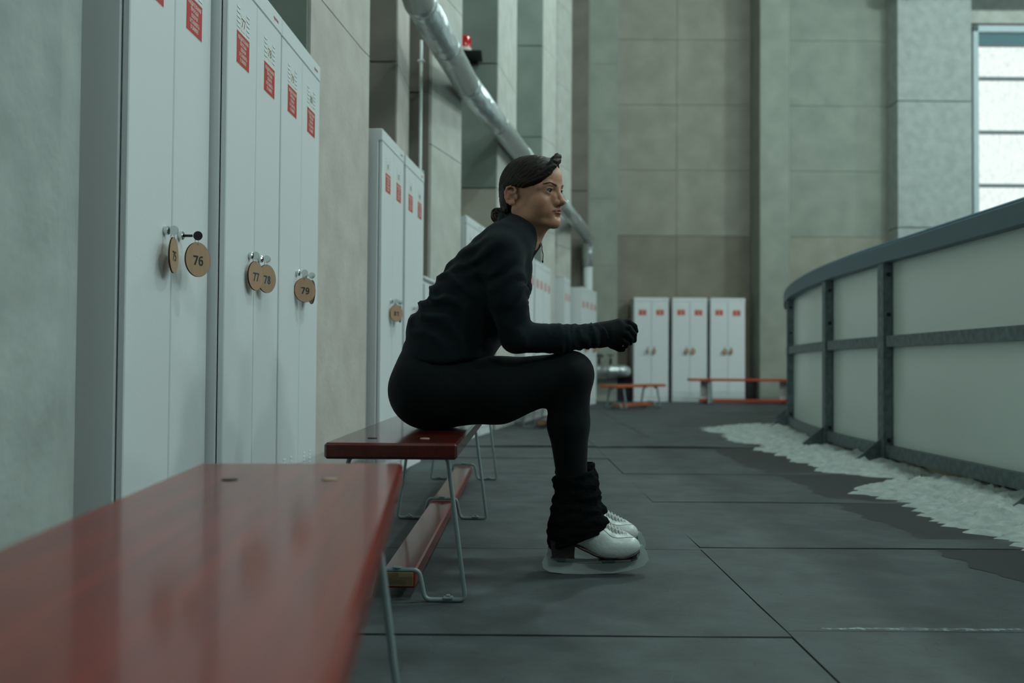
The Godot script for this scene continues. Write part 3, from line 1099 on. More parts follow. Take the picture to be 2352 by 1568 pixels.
func make_lockers() -> void:
	# depth of the near edge, x of the front there, slope of the front, numbers, label
	var near := [
		[2.318, -0.915, 0.028, [75, 76], "grey steel locker with doors 75 and 76, nearest the viewer"],
		[2.9, -0.853, 0.04, [77, 78], "grey steel locker with doors 77 and 78, left of 79"],
		[3.483, -0.83, 0.04, [79, 80], "grey steel locker with doors 79 and 80, beside the plastered pilaster"],
		[5.105, -0.676, 0.085, [81, 82], "grey steel locker with doors 81 and 82, behind the skater's back"],
		[5.74, -0.622, 0.095, [83, 84], "grey steel locker with a door ajar, right of locker 81"],
		[8.05, -0.374, 0.17, [85, 86], "grey steel locker whose top corner shows above the skater's shoulder"],
		[8.64, -0.27, 0.17, [87, 88], "grey steel locker hidden behind the skater, before the red beacon"],
		[10.72, 0.14, 0.188, [89, 90], "grey steel locker just right of the skater's chest"],
		[11.4, 0.265, 0.188, [91, 92], "grey steel locker in the wall row, second from the skater's chest"],
		[11.99, 0.376, 0.188, [93, 94], "grey steel locker in the wall row, third from the skater's chest"],
		[13.6, 0.715, 0.2, [95, 96], "grey steel locker standing alone between two pilasters above the forearm"],
		[15.22, 1.06, 0.29, [97, 98], "grey steel locker below the silver downpipe, nearer of two"],
		[15.8, 1.228, 0.29, [99, 100], "grey steel locker below the silver downpipe, farther of two"],
	]
	var made := []
	for i in near.size():
		var a: Array = near[i]
		var th := atan(a[2])
		var along := Vector3(sin(th), 0, -cos(th))
		var c := Vector3(a[1] + (0.011 if i < 3 else 0.0), 0, -a[0]) + along * (LW / 2)
		var ajar := [0.0, 0.0]
		if i == 3:
			ajar = [0.0, 0.0]
		if i == 4:
			ajar = [-0.0, 0.0]
		made.append(locker(a[4], c, PI / 2 - th, a[3], "lockers along the left wall", ajar, i > 6))
	key_tag("key with a plywood tag turned edge-on, in locker 75", made[0], 0, "75", 0.12, "print_dark", 0.0, false, false, 0.004)
	key_tag("key with a black bow and plywood tag 76", made[0], 1, "76", -0.42, "print_dark", 0.0, true, false, 0.03)
	key_tag("key with plywood tag 77 in blue handwriting, partly covered", made[1], 0, "77", -0.22, "ink_blue", 0.0, false, true, 0.0)
	key_tag("key with plywood tag in blue ink overlapping its left neighbour, number 78", made[1], 1, "78", -0.38, "ink_blue", 0.0, false, true, 0.005)
	key_tag("key with plywood tag 79 hanging askew", made[2], 0, "79", -0.75, "print_dark", 0.004, false, false, 0.011)
	key_tag("key with a dark tag seen edge-on behind tag 79", made[2], 1, "", 0.5)
	key_tag("key with plywood tag 81 behind the skater's back", made[3], 0, "81", -0.6)
	key_tag("key with a plywood tag turned edge-on right of tag 81", made[3], 1, "", 0.35)
	key_tag("key with a plywood tag half hidden by the skater's back", made[4], 0, "", -0.3)
	for i in [5, 7, 8, 9, 10, 11, 12]:
		for s in 2:
			key_tag("plywood tag on the %s door of the %s" % ["left" if s == 0 else "right", ["", "", "", "", "", "locker by the skater's shoulder", "", "locker right of the skater's chest", "wall locker second from the skater's chest", "wall locker third from the skater's chest", "locker alone between two pilasters", "nearer locker below the downpipe", "farther locker below the downpipe"][i]], made[i], s, "", rng.randf_range(-0.6, 0.6))
	# three along the far wall
	var names := ["left", "middle", "right"]
	for k in 3:
		var o := locker("grey steel locker against the far wall, %s of three" % names[k], Vector3([2.447, 3.125, 3.795][k], 0, -17.5), 0.0, [101 + 2 * k, 102 + 2 * k], "lockers along the far wall", [0.0, 0.0], true)
		o.scale = Vector3(1.07, 1.0, 1.0)
		for s in 2:
			key_tag("plywood key tag on the %s door of the far-wall locker, %s of three" % ["left" if s == 0 else "right", names[k]], o, s, "", [[1.2, 0.9], [0.7, 0.4], [0.5, 0.8]][k][s])

# ------------------------------------------------------------------ benches

func bench(label: String, at: Vector3, turn: float, L: float, W: float, H: float, frames: Array, wood: String, group: String, r := 0.0062, plates := false) -> Node3D:
	# at: base, in the middle; the bench runs along its own z
	var t := thing("bench", label, "bench", at, turn, group)
	var st := begin()
	var th := 0.04
	box(st, Vector3(0, H - th / 2, 0), Vector3(W, th, L), 0.006)
	part("seat", finish(st), M[wood], t)
	var st2 := begin()
	box(st2, Vector3(0, 0.052, 0), Vector3(0.088, 0.046, L - 0.36), 0.005)
	var lower := part("lower_board", finish(st2), M["bench_red"] if wood == "bench_mahogany" else M[wood], t)
	part("board_end", box_mesh(Vector3(0.076, 0.036, 0.004), 0.001), M.end_wood, lower, Vector3(0, 0.052, (L - 0.36) / 2))
	for z in frames:
		var st3 := begin(true)
		var wt := W / 2 - 0.035
		var wb := W / 2 + 0.014
		var yb := r
		var half := [Vector3(wt - 0.05, H - th - r, z), Vector3(wt, H - th - r, z), Vector3(wb, yb, z), Vector3(0.072, yb, z), Vector3(0.056, 0.082, z), Vector3(0, 0.082, z)]
		var pts := PackedVector3Array()
		for p in half:
			pts.append(p)
		for k in range(4, -1, -1):
			pts.append(Vector3(-half[k].x, half[k].y, half[k].z))
		tube(st3, rounded(pts, 0.016, 4), r, -1.0, 10)
		var fr := part("leg_frame", finish(st3), M.rod_paint, t)
		for sx in [-1.0, 1.0]:
			var st4 := begin()
			box(st4, Vector3(sx * (wb - 0.045), 0.0115, z), Vector3(0.026, 0.007, 0.02), 0.002)
			box(st4, Vector3(sx * (wb - 0.045), 0.017, z), Vector3(0.011, 0.006, 0.011), 0.002)
			part("foot_tab", finish(st4), M.rod_paint, fr)
			part("screw_plug", disc_mesh(0.0125, 0.003, 16), M.plug_pale if sx > 0 else M.plug_dark, t, Vector3(sx * W * 0.21, H + 0.0003, z), Vector3(PI / 2, 0, 0))
		if plates:
			part("leg_plate", box_mesh(Vector3(0.2, H - th - 0.01, 0.02), 0.003), M.white_paint, t, Vector3(0, (H - th) / 2, z - 0.03))
			part("leg_plate", box_mesh(Vector3(0.02, H - th - 0.01, 0.1), 0.003), M.white_paint, t, Vector3(0.09, (H - th) / 2, z - 0.09))
		part("bump_bolt", disc_mesh(0.012, 0.004, 12), M.rod_paint, fr, Vector3(0, 0.089, z), Vector3(PI / 2, 0, 0))
	return t

func make_benches() -> void:
	# the skater's bench and the one in the foreground
	bench("red varnished bench on bent rod legs that the skater sits on", Vector3(-0.272, 0, -3.965), -0.0145, 3.07, 0.325, 0.42, [1.38, 0.0, -1.37], "bench_mahogany", "red benches by the lockers")
	bench("red varnished bench in the blurred foreground, nearest the viewer", Vector3(-0.262, 0, -0.3), 0.078, 3.05, 0.365, 0.43, [1.35, 0.0, -1.26], "bench_red", "red benches by the lockers")
	bench("red bench end behind the skater's shins, along the wall lockers", Vector3(0.5, 0, -10.9), -0.19, 2.6, 0.325, 0.42, [1.1, 0.0, -1.1], "bench_red", "red benches by the lockers")
	bench("low orange wooden bench standing askew in front of the far lockers", Vector3(1.81, 0, -14.75), -0.62, 1.5, 0.3, 0.35, [0.52, -0.52], "bench_orange", "benches by the far lockers", 0.014)
	bench("long scarlet bench standing in front of the far column", Vector3(3.95, 0, -16.75), PI / 2, 1.95, 0.3, 0.42, [0.72, -0.62], "bench_scarlet", "benches by the far lockers", 0.014, true)

# ------------------------------------------------------------------ pipes and fittings

func make_pipes() -> void:
	var t := thing("insulated_pipe", "thick silver foil-lagged pipe running along the wall above the lockers", "pipe", Vector3(-0.35, 0, -7.6))
	var O := t.position
	var pts := [Vector3(-0.80, 2.83, 2.0), Vector3(-0.74, 2.83, -2.5), Vector3(-0.58, 2.83, -6.0), Vector3(-0.37, 2.80, -7.7), Vector3(0.085, 2.79, -10.2), Vector3(0.62, 2.79, -13.2), Vector3(1.2, 2.79, -16.3)]
	for i in pts.size() - 1:
		var st := begin(true)
		tube(st, PackedVector3Array([pts[i] - O, pts[i].lerp(pts[i + 1], 0.5) - O, pts[i + 1] - O]), 0.098, -1.0, 24)
		part("lagging", finish(st), M.foil, t)
		var d: Vector3 = (pts[i + 1] - pts[i]).normalized()
		for k in [0.02, 0.5]:
			var st2 := begin(true)
			var c: Vector3 = pts[i].lerp(pts[i + 1], k)
			tube(st2, PackedVector3Array([c - d * 0.03 - O, c + d * 0.03 - O]), 0.102, -1.0, 24)
			part("tape_band", finish(st2), M.foil, t)
	var st3 := begin(true)
	tube(st3, rounded(PackedVector3Array([pts[6] - O, Vector3(1.275, 2.79, -16.74) - O, Vector3(1.275, 2.3, -16.76) - O]), 0.22, 6), 0.098, -1.0, 24)
	part("elbow", finish(st3), M.foil, t)
	var st4 := begin(true)
	tube(st4, PackedVector3Array([Vector3(1.275, 2.3, -16.76) - O, Vector3(1.275, 0.0, -16.76) - O]), 0.078, -1.0, 20)
	part("downpipe", finish(st4), M.white_paint, t)
	for z in [-4.4, 0.5]:
		var i := 0
		while i < pts.size() - 2 and pts[i + 1].z > z:
			i += 1
		var k: float = (z - pts[i].z) / (pts[i + 1].z - pts[i].z)
		var c: Vector3 = pts[i].lerp(pts[i + 1], k)
		var st5 := begin()
		box(st5, c + Vector3(-0.12, -0.108, 0) - O, Vector3(0.42, 0.02, 0.04), 0.003)
		part("bracket", finish(st5), M.dark_steel, t)
	# the duct low down by the far lockers, with its valves
	var d := thing("heating_duct", "short shiny silver duct low on the wall left of the far lockers", "pipe", Vector3(1.75, 0.54, -17.4))
	var st6 := begin(true)
	tube(st6, rounded(PackedVector3Array([Vector3(-0.35, 0, 0.06), Vector3(0.21, 0, 0.06), Vector3(0.265, -0.02, -0.2)]), 0.14, 6), 0.1, -1.0, 22)
	part("duct", finish(st6), M.foil, d)
	for k in 3:
		var st7 := begin(true)
		tube(st7, PackedVector3Array([Vector3(-0.26 + k * 0.19, 0, 0.06), Vector3(-0.24 + k * 0.19, 0, 0.06)]), 0.105, -1.0, 22)
		part("band", finish(st7), M.foil, d)
	for k in 2:
		var v := thing("valve", ["dark iron valve with a round handwheel above the silver duct, left one", "dark iron valve with a round handwheel above the silver duct, right one"][k], "valve", Vector3(1.52 + k * 0.2, 0.647, -17.34), 0.0, "valves above the duct")
		var st8 := begin()
		lathe(st8, P([0.0, 0.0, 0.028, 0.0, 0.028, 0.03, 0.018, 0.05, 0.03, 0.075, 0.018, 0.1, 0.009, 0.11, 0.009, 0.17, 0.0, 0.17]), 14)
		part("body", finish(st8), M.valve_iron, v)
		var st9 := begin(true)
		var ring := PackedVector3Array()
		for a in 20:
			ring.append(Vector3(cos(TAU * a / 20) * 0.062, 0.165, sin(TAU * a / 20) * 0.062).rotated(Vector3.RIGHT, 0.5 * (1 - k)))
		tube(st9, ring, 0.009, -1.0, 8, true)
		for a in 3:
			tube(st9, PackedVector3Array([ring[a * 6].lerp(ring[(a * 6 + 10) % 20], 0.0), ring[(a * 6 + 10) % 20]]), 0.006, -1.0, 6)
		part("handwheel", finish(st9), M.valve_iron, v)
	# a thin conduit beside the pilaster, and a white pipe high on the pier
	var c2 := thing("conduit", "thin pale vertical conduit on the wall beside the silver pipe", "conduit", Vector3(-0.668, 0, -7.12))
	var st10 := begin(true)
	tube(st10, PackedVector3Array([Vector3(0, 0.0, 0), Vector3(0, 2.95, 0)]), 0.011, -1.0, 12)
	part("tube", finish(st10), M.white_paint, c2)
	for y in [0.8, 2.0, 2.8]:
		part("clip", box_mesh(Vector3(0.05, 0.016, 0.036), 0.003), M.white_paint, c2, Vector3(0, y, -0.005))
	var p3 := thing("white_pipe", "white pipe running across the top of the pier by the window", "pipe", Vector3(6.75, 7.33, -17.47))
	var st11 := begin(true)
	tube(st11, rounded(PackedVector3Array([Vector3(0, 0, -0.13), Vector3(0, 0, 0), Vector3(5, 0.0, 0)]), 0.1, 5), 0.12, -1.0, 20)
	part("tube", finish(st11), M.white_paint, p3)
	part("flange", disc_mesh(0.16, 0.04, 24), M.white_paint, p3, Vector3(0.3, 0, 0), Vector3(0, PI / 2, 0))

func make_small_things() -> void:
	var b := thing("warning_beacon", "red warning beacon on a dark bracket above the silver pipe", "beacon", Vector3(-0.47, 3.53, -9.26))
	var st := begin(true)
	lathe(st, P([0.0, 0.165, 0.05, 0.16, 0.062, 0.15, 0.066, 0.05, 0.066, 0.045, 0.0, 0.045]), 24)
	part("dome", finish(st), M.beacon_red, b)
	for k in 12:
		var a := TAU * k / 12
		var str := begin()
		box(str, Vector3(cos(a) * 0.066, 0.1, sin(a) * 0.066), Vector3(0.006, 0.095, 0.006), 0.002)
		part("rib", finish(str), M.beacon_red, b)
	var st2 := begin(true)
	lathe(st2, P([0.0, 0.047, 0.07, 0.047, 0.072, 0.004, 0.0, 0.0]), 24)
	part("base", finish(st2), M.beacon_white, b)
	var st3 := begin()
	box(st3, Vector3(0.05, -0.008, -0.04), Vector3(0.24, 0.012, 0.32), 0.003)
	box(st3, Vector3(0.03, -0.03, -0.195), Vector3(0.2, 0.05, 0.01), 0.003)
	part("bracket", finish(st3), M.dark_steel, b)
	# the low cabinet behind the skater's back
	var c := thing("low_cabinet", "low white cabinet behind the skater's back, right of the tall lockers", "cabinet", Vector3(-0.55, 0, -6.81), PI / 2 - 0.1)
	part("body", box_mesh(Vector3(0.5, 1.18, 0.17), 0.004, Vector3(0, 0.59, -0.105)), M.locker_paint, c)
	part("top", box_mesh(Vector3(0.52, 0.02, 0.2), 0.004, Vector3(0, 1.19, -0.1)), M.locker_paint, c)
	for s in [-1.0, 1.0]:
		var d := part("door", box_mesh(Vector3(0.24, 1.1, 0.016), 0.003, Vector3(0, 0.6, 0)), M.locker_paint, c, Vector3(s * 0.124, 0, -0.01))
		part("knob", disc_mesh(0.012, 0.02, 12), M.chrome, d, Vector3(-s * 0.09, 0.7, 0.016))
	var boxes := [["black plastic crate on the floor under the silver duct", Vector3(1.99, 0, -17.86), Vector3(0.26, 0.42, 0.3)], ["black plastic crate on the floor between the far lockers and the column", Vector3(4.215, 0, -17.75), Vector3(0.2, 0.4, 0.3)]]
	for q in boxes:
		var k := thing("crate", q[0], "crate", q[1])
		var s: Vector3 = q[2]
		var st4 := begin()
		for sx in [-1.0, 1.0]:
			box(st4, Vector3(sx * (s.x / 2 - 0.006), s.y / 2, 0), Vector3(0.012, s.y, s.z), 0.003)
			box(st4, Vector3(0, s.y / 2, sx * (s.z / 2 - 0.006)), Vector3(s.x, s.y, 0.012), 0.003)
		box(st4, Vector3(0, 0.008, 0), Vector3(s.x - 0.01, 0.016, s.z - 0.01), 0.002)
		part("shell", finish(st4), M.crate_black, k)
		for y in [0.3, 0.6, 0.93]:
			part("rib", box_mesh(Vector3(s.x + 0.012, 0.016, s.z + 0.012), 0.003), M.crate_black, k, Vector3(0, s.y * y, 0))

# ------------------------------------------------------------------ a field of distances, meshed as surface nets

class Field:
	var o: Vector3
	var c: float
	var nx: int
	var ny: int
	var nz: int
	var d: PackedFloat32Array

	func _init(lo: Vector3, hi: Vector3, cell: float) -> void:
		o = lo
		c = cell
		nx = int(ceil((hi.x - lo.x) / c)) + 1
		ny = int(ceil((hi.y - lo.y) / c)) + 1
		nz = int(ceil((hi.z - lo.z) / c)) + 1
		d.resize(nx * ny * nz)
		d.fill(0.05)

	func span(lo: Vector3, hi: Vector3) -> PackedInt32Array:
		return PackedInt32Array([maxi(0, int((lo.x - o.x) / c)), mini(nx - 1, int((hi.x - o.x) / c) + 1), maxi(0, int((lo.y - o.y) / c)), mini(ny - 1, int((hi.y - o.y) / c) + 1), maxi(0, int((lo.z - o.z) / c)), mini(nz - 1, int((hi.z - o.z) / c) + 1)])

	func cone(a: Vector3, b: Vector3, ra: float, rb: float, k := 0.02) -> void:
		# a tapered capsule, joined on
		var m := maxf(ra, rb) + k + 2.0 * c
		var s := span(a.min(b) - Vector3(m, m, m), a.max(b) + Vector3(m, m, m))
		var ab := b - a
		var inv := 1.0 / maxf(ab.length_squared(), 1e-9)
		for iz in range(s[4], s[5] + 1):
			for iy in range(s[2], s[3] + 1):
				var row := (iz * ny + iy) * nx
				for ix in range(s[0], s[1] + 1):
					var p := Vector3(o.x + ix * c, o.y + iy * c, o.z + iz * c) - a
					var t := clampf(p.dot(ab) * inv, 0.0, 1.0)
					var v := (p - ab * t).length() - ra - (rb - ra) * t
					var w := d[row + ix]
					var h := k - absf(v - w)
					d[row + ix] = minf(v, w) - (h * h / (4.0 * k) if h > 0.0 else 0.0)

	func egg(p0: Vector3, r: Vector3, k := 0.02, turn := Basis.IDENTITY, cut := false) -> void:
		# an ellipsoid, joined on or taken away
		var m := maxf(r.x, maxf(r.y, r.z)) + k + 2.0 * c
		var s := span(p0 - Vector3(m, m, m), p0 + Vector3(m, m, m))
		var back := turn.transposed()
		var r2 := r * r
		for iz in range(s[4], s[5] + 1):
			for iy in range(s[2], s[3] + 1):
				var row := (iz * ny + iy) * nx
				for ix in range(s[0], s[1] + 1):
					var p := back * (Vector3(o.x + ix * c, o.y + iy * c, o.z + iz * c) - p0)
					var k0 := (p / r).length()
					var k1 := (p / r2).length()
					var v := (k0 * (k0 - 1.0) / k1) if k1 > 1e-6 else -minf(r.x, minf(r.y, r.z))
					var w := d[row + ix]
					if cut:
						var h := k - absf(v + w)
						d[row + ix] = maxf(-v, w) + (h * h / (4.0 * k) if h > 0.0 else 0.0)
					else:
						var h2 := k - absf(v - w)
						d[row + ix] = minf(v, w) - (h2 * h2 / (4.0 * k) if h2 > 0.0 else 0.0)

	func at(p: Vector3) -> float:
		var q := (p - o) / c
		var i := Vector3i(q)
		if i.x < 0 or i.y < 0 or i.z < 0 or i.x > nx - 2 or i.y > ny - 2 or i.z > nz - 2:
			return 0.05
		var t := q - Vector3(i)
		var b := (i.z * ny + i.y) * nx + i.x
		var x0 := lerpf(lerpf(d[b], d[b + 1], t.x), lerpf(d[b + nx], d[b + nx + 1], t.x), t.y)
		b += nx * ny
		var x1 := lerpf(lerpf(d[b], d[b + 1], t.x), lerpf(d[b + nx], d[b + nx + 1], t.x), t.y)
		return lerpf(x0, x1, t.z)

	func drop(p: Vector3, dir: Vector3, far := 0.03) -> Vector3:
		# where the surface is met coming back from p + dir * far
		var s := far
		while s > -far:
			if at(p + dir * s) < 0.0:
				break
			s -= 0.0006
		return p + dir * s

	func each(f: Callable, near := 0.03) -> void:
		# change the distance wherever the surface is near
		for iz in nz:
			for iy in ny:
				var row := (iz * ny + iy) * nx
				for ix in nx:
					var w := d[row + ix]
					if absf(w) < near:
						d[row + ix] = f.call(Vector3(o.x + ix * c, o.y + iy * c, o.z + iz * c), w)

	func net(tint = null, hold := Transform3D.IDENTITY) -> ArrayMesh:
		var verts := PackedVector3Array()
		var norms := PackedVector3Array()
		var cols := PackedColorArray()
		var ids := PackedInt32Array()
		var at := PackedInt32Array()
		at.resize(nx * ny * nz)
		at.fill(-1)
		var sx := 1
		var sy := nx
		var sz := nx * ny
		for iz in nz - 1:
			for iy in ny - 1:
				var row := (iz * ny + iy) * nx
				for ix in nx - 1:
					var i := row + ix
					var a := d[i]
					var b := d[i + sx]
					var e := d[i + sy]
					var f := d[i + sx + sy]
					var g := d[i + sz]
					var h := d[i + sx + sz]
					var j := d[i + sy + sz]
					var l := d[i + sx + sy + sz]
					var low := minf(minf(minf(a, b), minf(e, f)), minf(minf(g, h), minf(j, l)))
					if low >= 0.0:
						continue
					var high := maxf(maxf(maxf(a, b), maxf(e, f)), maxf(maxf(g, h), maxf(j, l)))
					if high < 0.0:
						continue
					var sum := Vector3.ZERO
					var cnt := 0
					if (a < 0.0) != (b < 0.0):
						sum += Vector3(a / (a - b), 0, 0)
						cnt += 1
					if (e < 0.0) != (f < 0.0):
						sum += Vector3(e / (e - f), 1, 0)
						cnt += 1
					if (g < 0.0) != (h < 0.0):
						sum += Vector3(g / (g - h), 0, 1)
						cnt += 1
					if (j < 0.0) != (l < 0.0):
						sum += Vector3(j / (j - l), 1, 1)
						cnt += 1
					if (a < 0.0) != (e < 0.0):
						sum += Vector3(0, a / (a - e), 0)
						cnt += 1
					if (b < 0.0) != (f < 0.0):
						sum += Vector3(1, b / (b - f), 0)
						cnt += 1
					if (g < 0.0) != (j < 0.0):
						sum += Vector3(0, g / (g - j), 1)
						cnt += 1
					if (h < 0.0) != (l < 0.0):
						sum += Vector3(1, h / (h - l), 1)
						cnt += 1
					if (a < 0.0) != (g < 0.0):
						sum += Vector3(0, 0, a / (a - g))
						cnt += 1
					if (b < 0.0) != (h < 0.0):
						sum += Vector3(1, 0, b / (b - h))
						cnt += 1
					if (e < 0.0) != (j < 0.0):
						sum += Vector3(0, 1, e / (e - j))
						cnt += 1
					if (f < 0.0) != (l < 0.0):
						sum += Vector3(1, 1, f / (f - l))
						cnt += 1
					at[i] = verts.size()
					verts.append(o + (Vector3(ix, iy, iz) + sum / cnt) * c)
					norms.append(Vector3((b + f + h + l) - (a + e + g + j), (e + f + j + l) - (a + b + g + h), (g + h + j + l) - (a + b + e + f)).normalized())
		for iz in range(1, nz - 1):
			for iy in range(1, ny - 1):
				var row := (iz * ny + iy) * nx
				for ix in range(1, nx - 1):
					var i := row + ix
					var a := d[i] < 0.0
					if a != (d[i + sx] < 0.0):
						quad(ids, at[i - sy - sz], at[i - sz], at[i], at[i - sy], a)
					if a != (d[i + sy] < 0.0):
						quad(ids, at[i - sx - sz], at[i - sx], at[i], at[i - sz], a)
					if a != (d[i + sz] < 0.0):
						quad(ids, at[i - sx - sy], at[i - sy], at[i], at[i - sx], a)
		# smooth the normals over their neighbours once
		var soft := norms.duplicate()
		for q in range(0, ids.size(), 3):
			for e2 in 3:
				soft[ids[q + e2]] += norms[ids[q + (e2 + 1) % 3]]
		for q in verts.size():
			norms[q] = hold.basis * soft[q].normalized()
		if tint != null:
			for v in verts:
				cols.append(tint.call(v))
		for q in verts.size():
			verts[q] = hold * verts[q]
		var arr := []
		arr.resize(Mesh.ARRAY_MAX)
		arr[Mesh.ARRAY_VERTEX] = verts
		arr[Mesh.ARRAY_NORMAL] = norms
		if cols.size():
			arr[Mesh.ARRAY_COLOR] = cols
		arr[Mesh.ARRAY_INDEX] = ids
		var m := ArrayMesh.new()
		m.add_surface_from_arrays(Mesh.PRIMITIVE_TRIANGLES, arr)
		return m

	func quad(ids: PackedInt32Array, a: int, b: int, e: int, f: int, flip: bool) -> void:
		if a < 0 or b < 0 or e < 0 or f < 0:
			return
		if flip:
			ids.append_array(PackedInt32Array([a, e, b, a, f, e]))
		else:
			ids.append_array(PackedInt32Array([a, b, e, a, e, f]))

# ------------------------------------------------------------------ the skater

const HEAD_AT := Vector3(0.063, 1.028, -3.031)

func head_hold() -> Transform3D:
	return Transform3D(Basis(Vector3.UP, deg_to_rad(-33.0)) * Basis(Vector3.RIGHT, deg_to_rad(3.0)), HEAD_AT)

func near_curve(p: Vector3, pts: Array) -> float:
	var best := 9.0
	for j in pts.size() - 1:
		best = minf(best, p.distance_to(Geometry3D.get_closest_point_to_segment(p, pts[j], pts[j + 1])))
	return best

func make_person() -> void:
	var base := Vector3(-0.05, 0.0, -3.04)
	var t := thing("person", "seated person with brown hair in a bun, black jacket, leggings and white skates", "person", base)
	var off := -base
	make_head(t, off)
	make_hair(t, off)
	make_jacket(t, off)
	make_leggings(t, off)
	make_gloves(t, off)
	for k in 2:
		make_warmer(t, off, k)
		make_skate(t, off, k)

func make_head(t: Node3D, off: Vector3) -> void:
	# head axes: x forward, y up from the chin, z to the skater's right
	var F := Field.new(Vector3(-0.125, -0.105, -0.1), Vector3(0.135, 0.235, 0.1), 0.0021)
	F.egg(Vector3(-0.012, 0.135, 0), Vector3(0.092, 0.082, 0.0715), 0.01)
	F.egg(Vector3(0.024, 0.09, 0), Vector3(0.056, 0.075, 0.0545), 0.03)
	F.egg(Vector3(0.027, 0.15, 0), Vector3(0.068, 0.056, 0.0615), 0.025)
	# neck, leaning forward out of the collar
	var hold := head_hold()
	var inv := hold.affine_inverse()
	F.cone(inv * Vector3(0.055, 1.085, -3.035), inv * Vector3(0.012, 0.965, -3.04), 0.05, 0.055, 0.03)
	F.cone(inv * Vector3(0.092, 1.045, -3.022), inv * Vector3(0.05, 0.985, -3.035), 0.02, 0.024, 0.03)
	for s in [-1.0, 1.0]:
		F.cone(Vector3(-0.014, 0.062, s * 0.05), Vector3(0.002, 0.034, s * 0.046), 0.013, 0.011, 0.025)
		F.cone(Vector3(0.002, 0.034, s * 0.046), Vector3(0.07, 0.011, s * 0.014), 0.011, 0.011, 0.022)
		F.egg(Vector3(0.052, 0.077, s * 0.041), Vector3(0.024, 0.02, 0.019), 0.018)
		# sternomastoid
		F.cone(Vector3(-0.028, 0.055, s * 0.052), inv * Vector3(0.06, 0.98, -3.035 + s * 0.02), 0.011, 0.009, 0.022)
	F.egg(Vector3(0.074, 0.014, 0), Vector3(0.016, 0.014, 0.018), 0.016)
	F.egg(Vector3(0.072, 0.045, 0), Vector3(0.018, 0.03, 0.029), 0.016)
	for s in [-1.0, 1.0]:
		F.egg(Vector3(0.042, 0.056, s * 0.038), Vector3(0.026, 0.026, 0.0165), 0.02)
	# brow
	for s in [-1.0, 1.0]:
		F.cone(Vector3(0.082, 0.121, s * 0.009), Vector3(0.0755, 0.1245, s * 0.034), 0.0075, 0.0065, 0.014)
		F.cone(Vector3(0.0755, 0.1245, s * 0.034), Vector3(0.056, 0.117, s * 0.0525), 0.0065, 0.0055, 0.014)
		# the socket, the ball's lids, and the slit between them
		F.egg(Vector3(0.0905, 0.107, s * 0.031), Vector3(0.0155, 0.0098, 0.0165), 0.012, Basis.IDENTITY, true)
		F.egg(Vector3(0.0695, 0.107, s * 0.0315), Vector3(0.0143, 0.0143, 0.0153), 0.006)
		F.cone(Vector3(0.084, 0.1135, s * 0.022), Vector3(0.077, 0.1135, s * 0.043), 0.0022, 0.0022, 0.003)
	# nose
	F.cone(Vector3(0.084, 0.115, 0), Vector3(0.1025, 0.076, 0), 0.0075, 0.0092, 0.011)
	F.egg(Vector3(0.1025, 0.0735, 0), Vector3(0.0105, 0.009, 0.0098), 0.006)
	for s in [-1.0, 1.0]:
		F.egg(Vector3(0.082, 0.084, s * 0.0125), Vector3(0.0085, 0.016, 0.0075), 0.01)
		F.egg(Vector3(0.0905, 0.0705, s * 0.0118), Vector3(0.0105, 0.0082, 0.0062), 0.006)
	F.cone(Vector3(0.092, 0.0665, 0), Vector3(0.088, 0.055, 0), 0.006, 0.007, 0.008)
	# lips
	for s in [-1.0, 1.0]:
		F.cone(Vector3(0.0912, 0.0492, s * 0.003), Vector3(0.0872, 0.0482, s * 0.013), 0.004, 0.0036, 0.003)
		F.cone(Vector3(0.0872, 0.0482, s * 0.013), Vector3(0.079, 0.0458, s * 0.0245), 0.0036, 0.0022, 0.003)
		F.cone(Vector3(0.0892, 0.0420, s * 0.003), Vector3(0.0857, 0.0424, s * 0.012), 0.0049, 0.0043, 0.003)
		F.cone(Vector3(0.0857, 0.0424, s * 0.012), Vector3(0.0785, 0.0448, s * 0.0235), 0.0043, 0.0022, 0.003)
	# what is taken away: nostrils, mouth line, eye slits
	for s in [-1.0, 1.0]:
		F.egg(Vector3(0.0935, 0.0645, s * 0.0068), Vector3(0.0062, 0.0045, 0.0036), 0.002, Basis(Vector3.UP, s * 0.3), true)
		F.egg(Vector3(0.0905, 0.0457, s * 0.009), Vector3(0.0048, 0.0007, 0.017), 0.001, Basis(Vector3.UP, -s * 0.42) * Basis(Vector3.RIGHT, s * 0.12), true)
		F.egg(Vector3(0.0855, 0.1066, s * 0.0325), Vector3(0.013, 0.0062, 0.0138), 0.0015, Basis(Vector3.UP, -s * 0.28) * Basis(Vector3.RIGHT, s * -0.07), true)
	F.egg(Vector3(0.094, 0.031, 0), Vector3(0.012, 0.0045, 0.016), 0.008, Basis.IDENTITY, true)
	# ears
	for s in [-1.0, 1.0]:
		var e := Vector3(-0.028, 0.1, s * 0.0705)
		var ring := []
		for a in [[-0.002, -0.034], [-0.012, -0.026], [-0.018, -0.01], [-0.0185, 0.01], [-0.012, 0.026], [0.001, 0.0315], [0.0125, 0.026], [0.0155, 0.014], [0.011, 0.004]]:
			ring.append(e + Vector3(a[0], a[1] * 0.8, s * (0.0095 - 0.25 * maxf(0.0, a[0] + 0.004))))
		F.egg(e + Vector3(-0.001, -0.003, s * 0.001), Vector3(0.0165, 0.0225, 0.0075), 0.006, Basis(Vector3.UP, s * 0.36))
		for j in ring.size() - 1:
			F.cone(ring[j], ring[j + 1], 0.0042, 0.0042, 0.0025)
		F.cone(e + Vector3(-0.009, -0.01, s * 0.0095), e + Vector3(-0.006, 0.013, s * 0.0085), 0.0034, 0.003, 0.004)
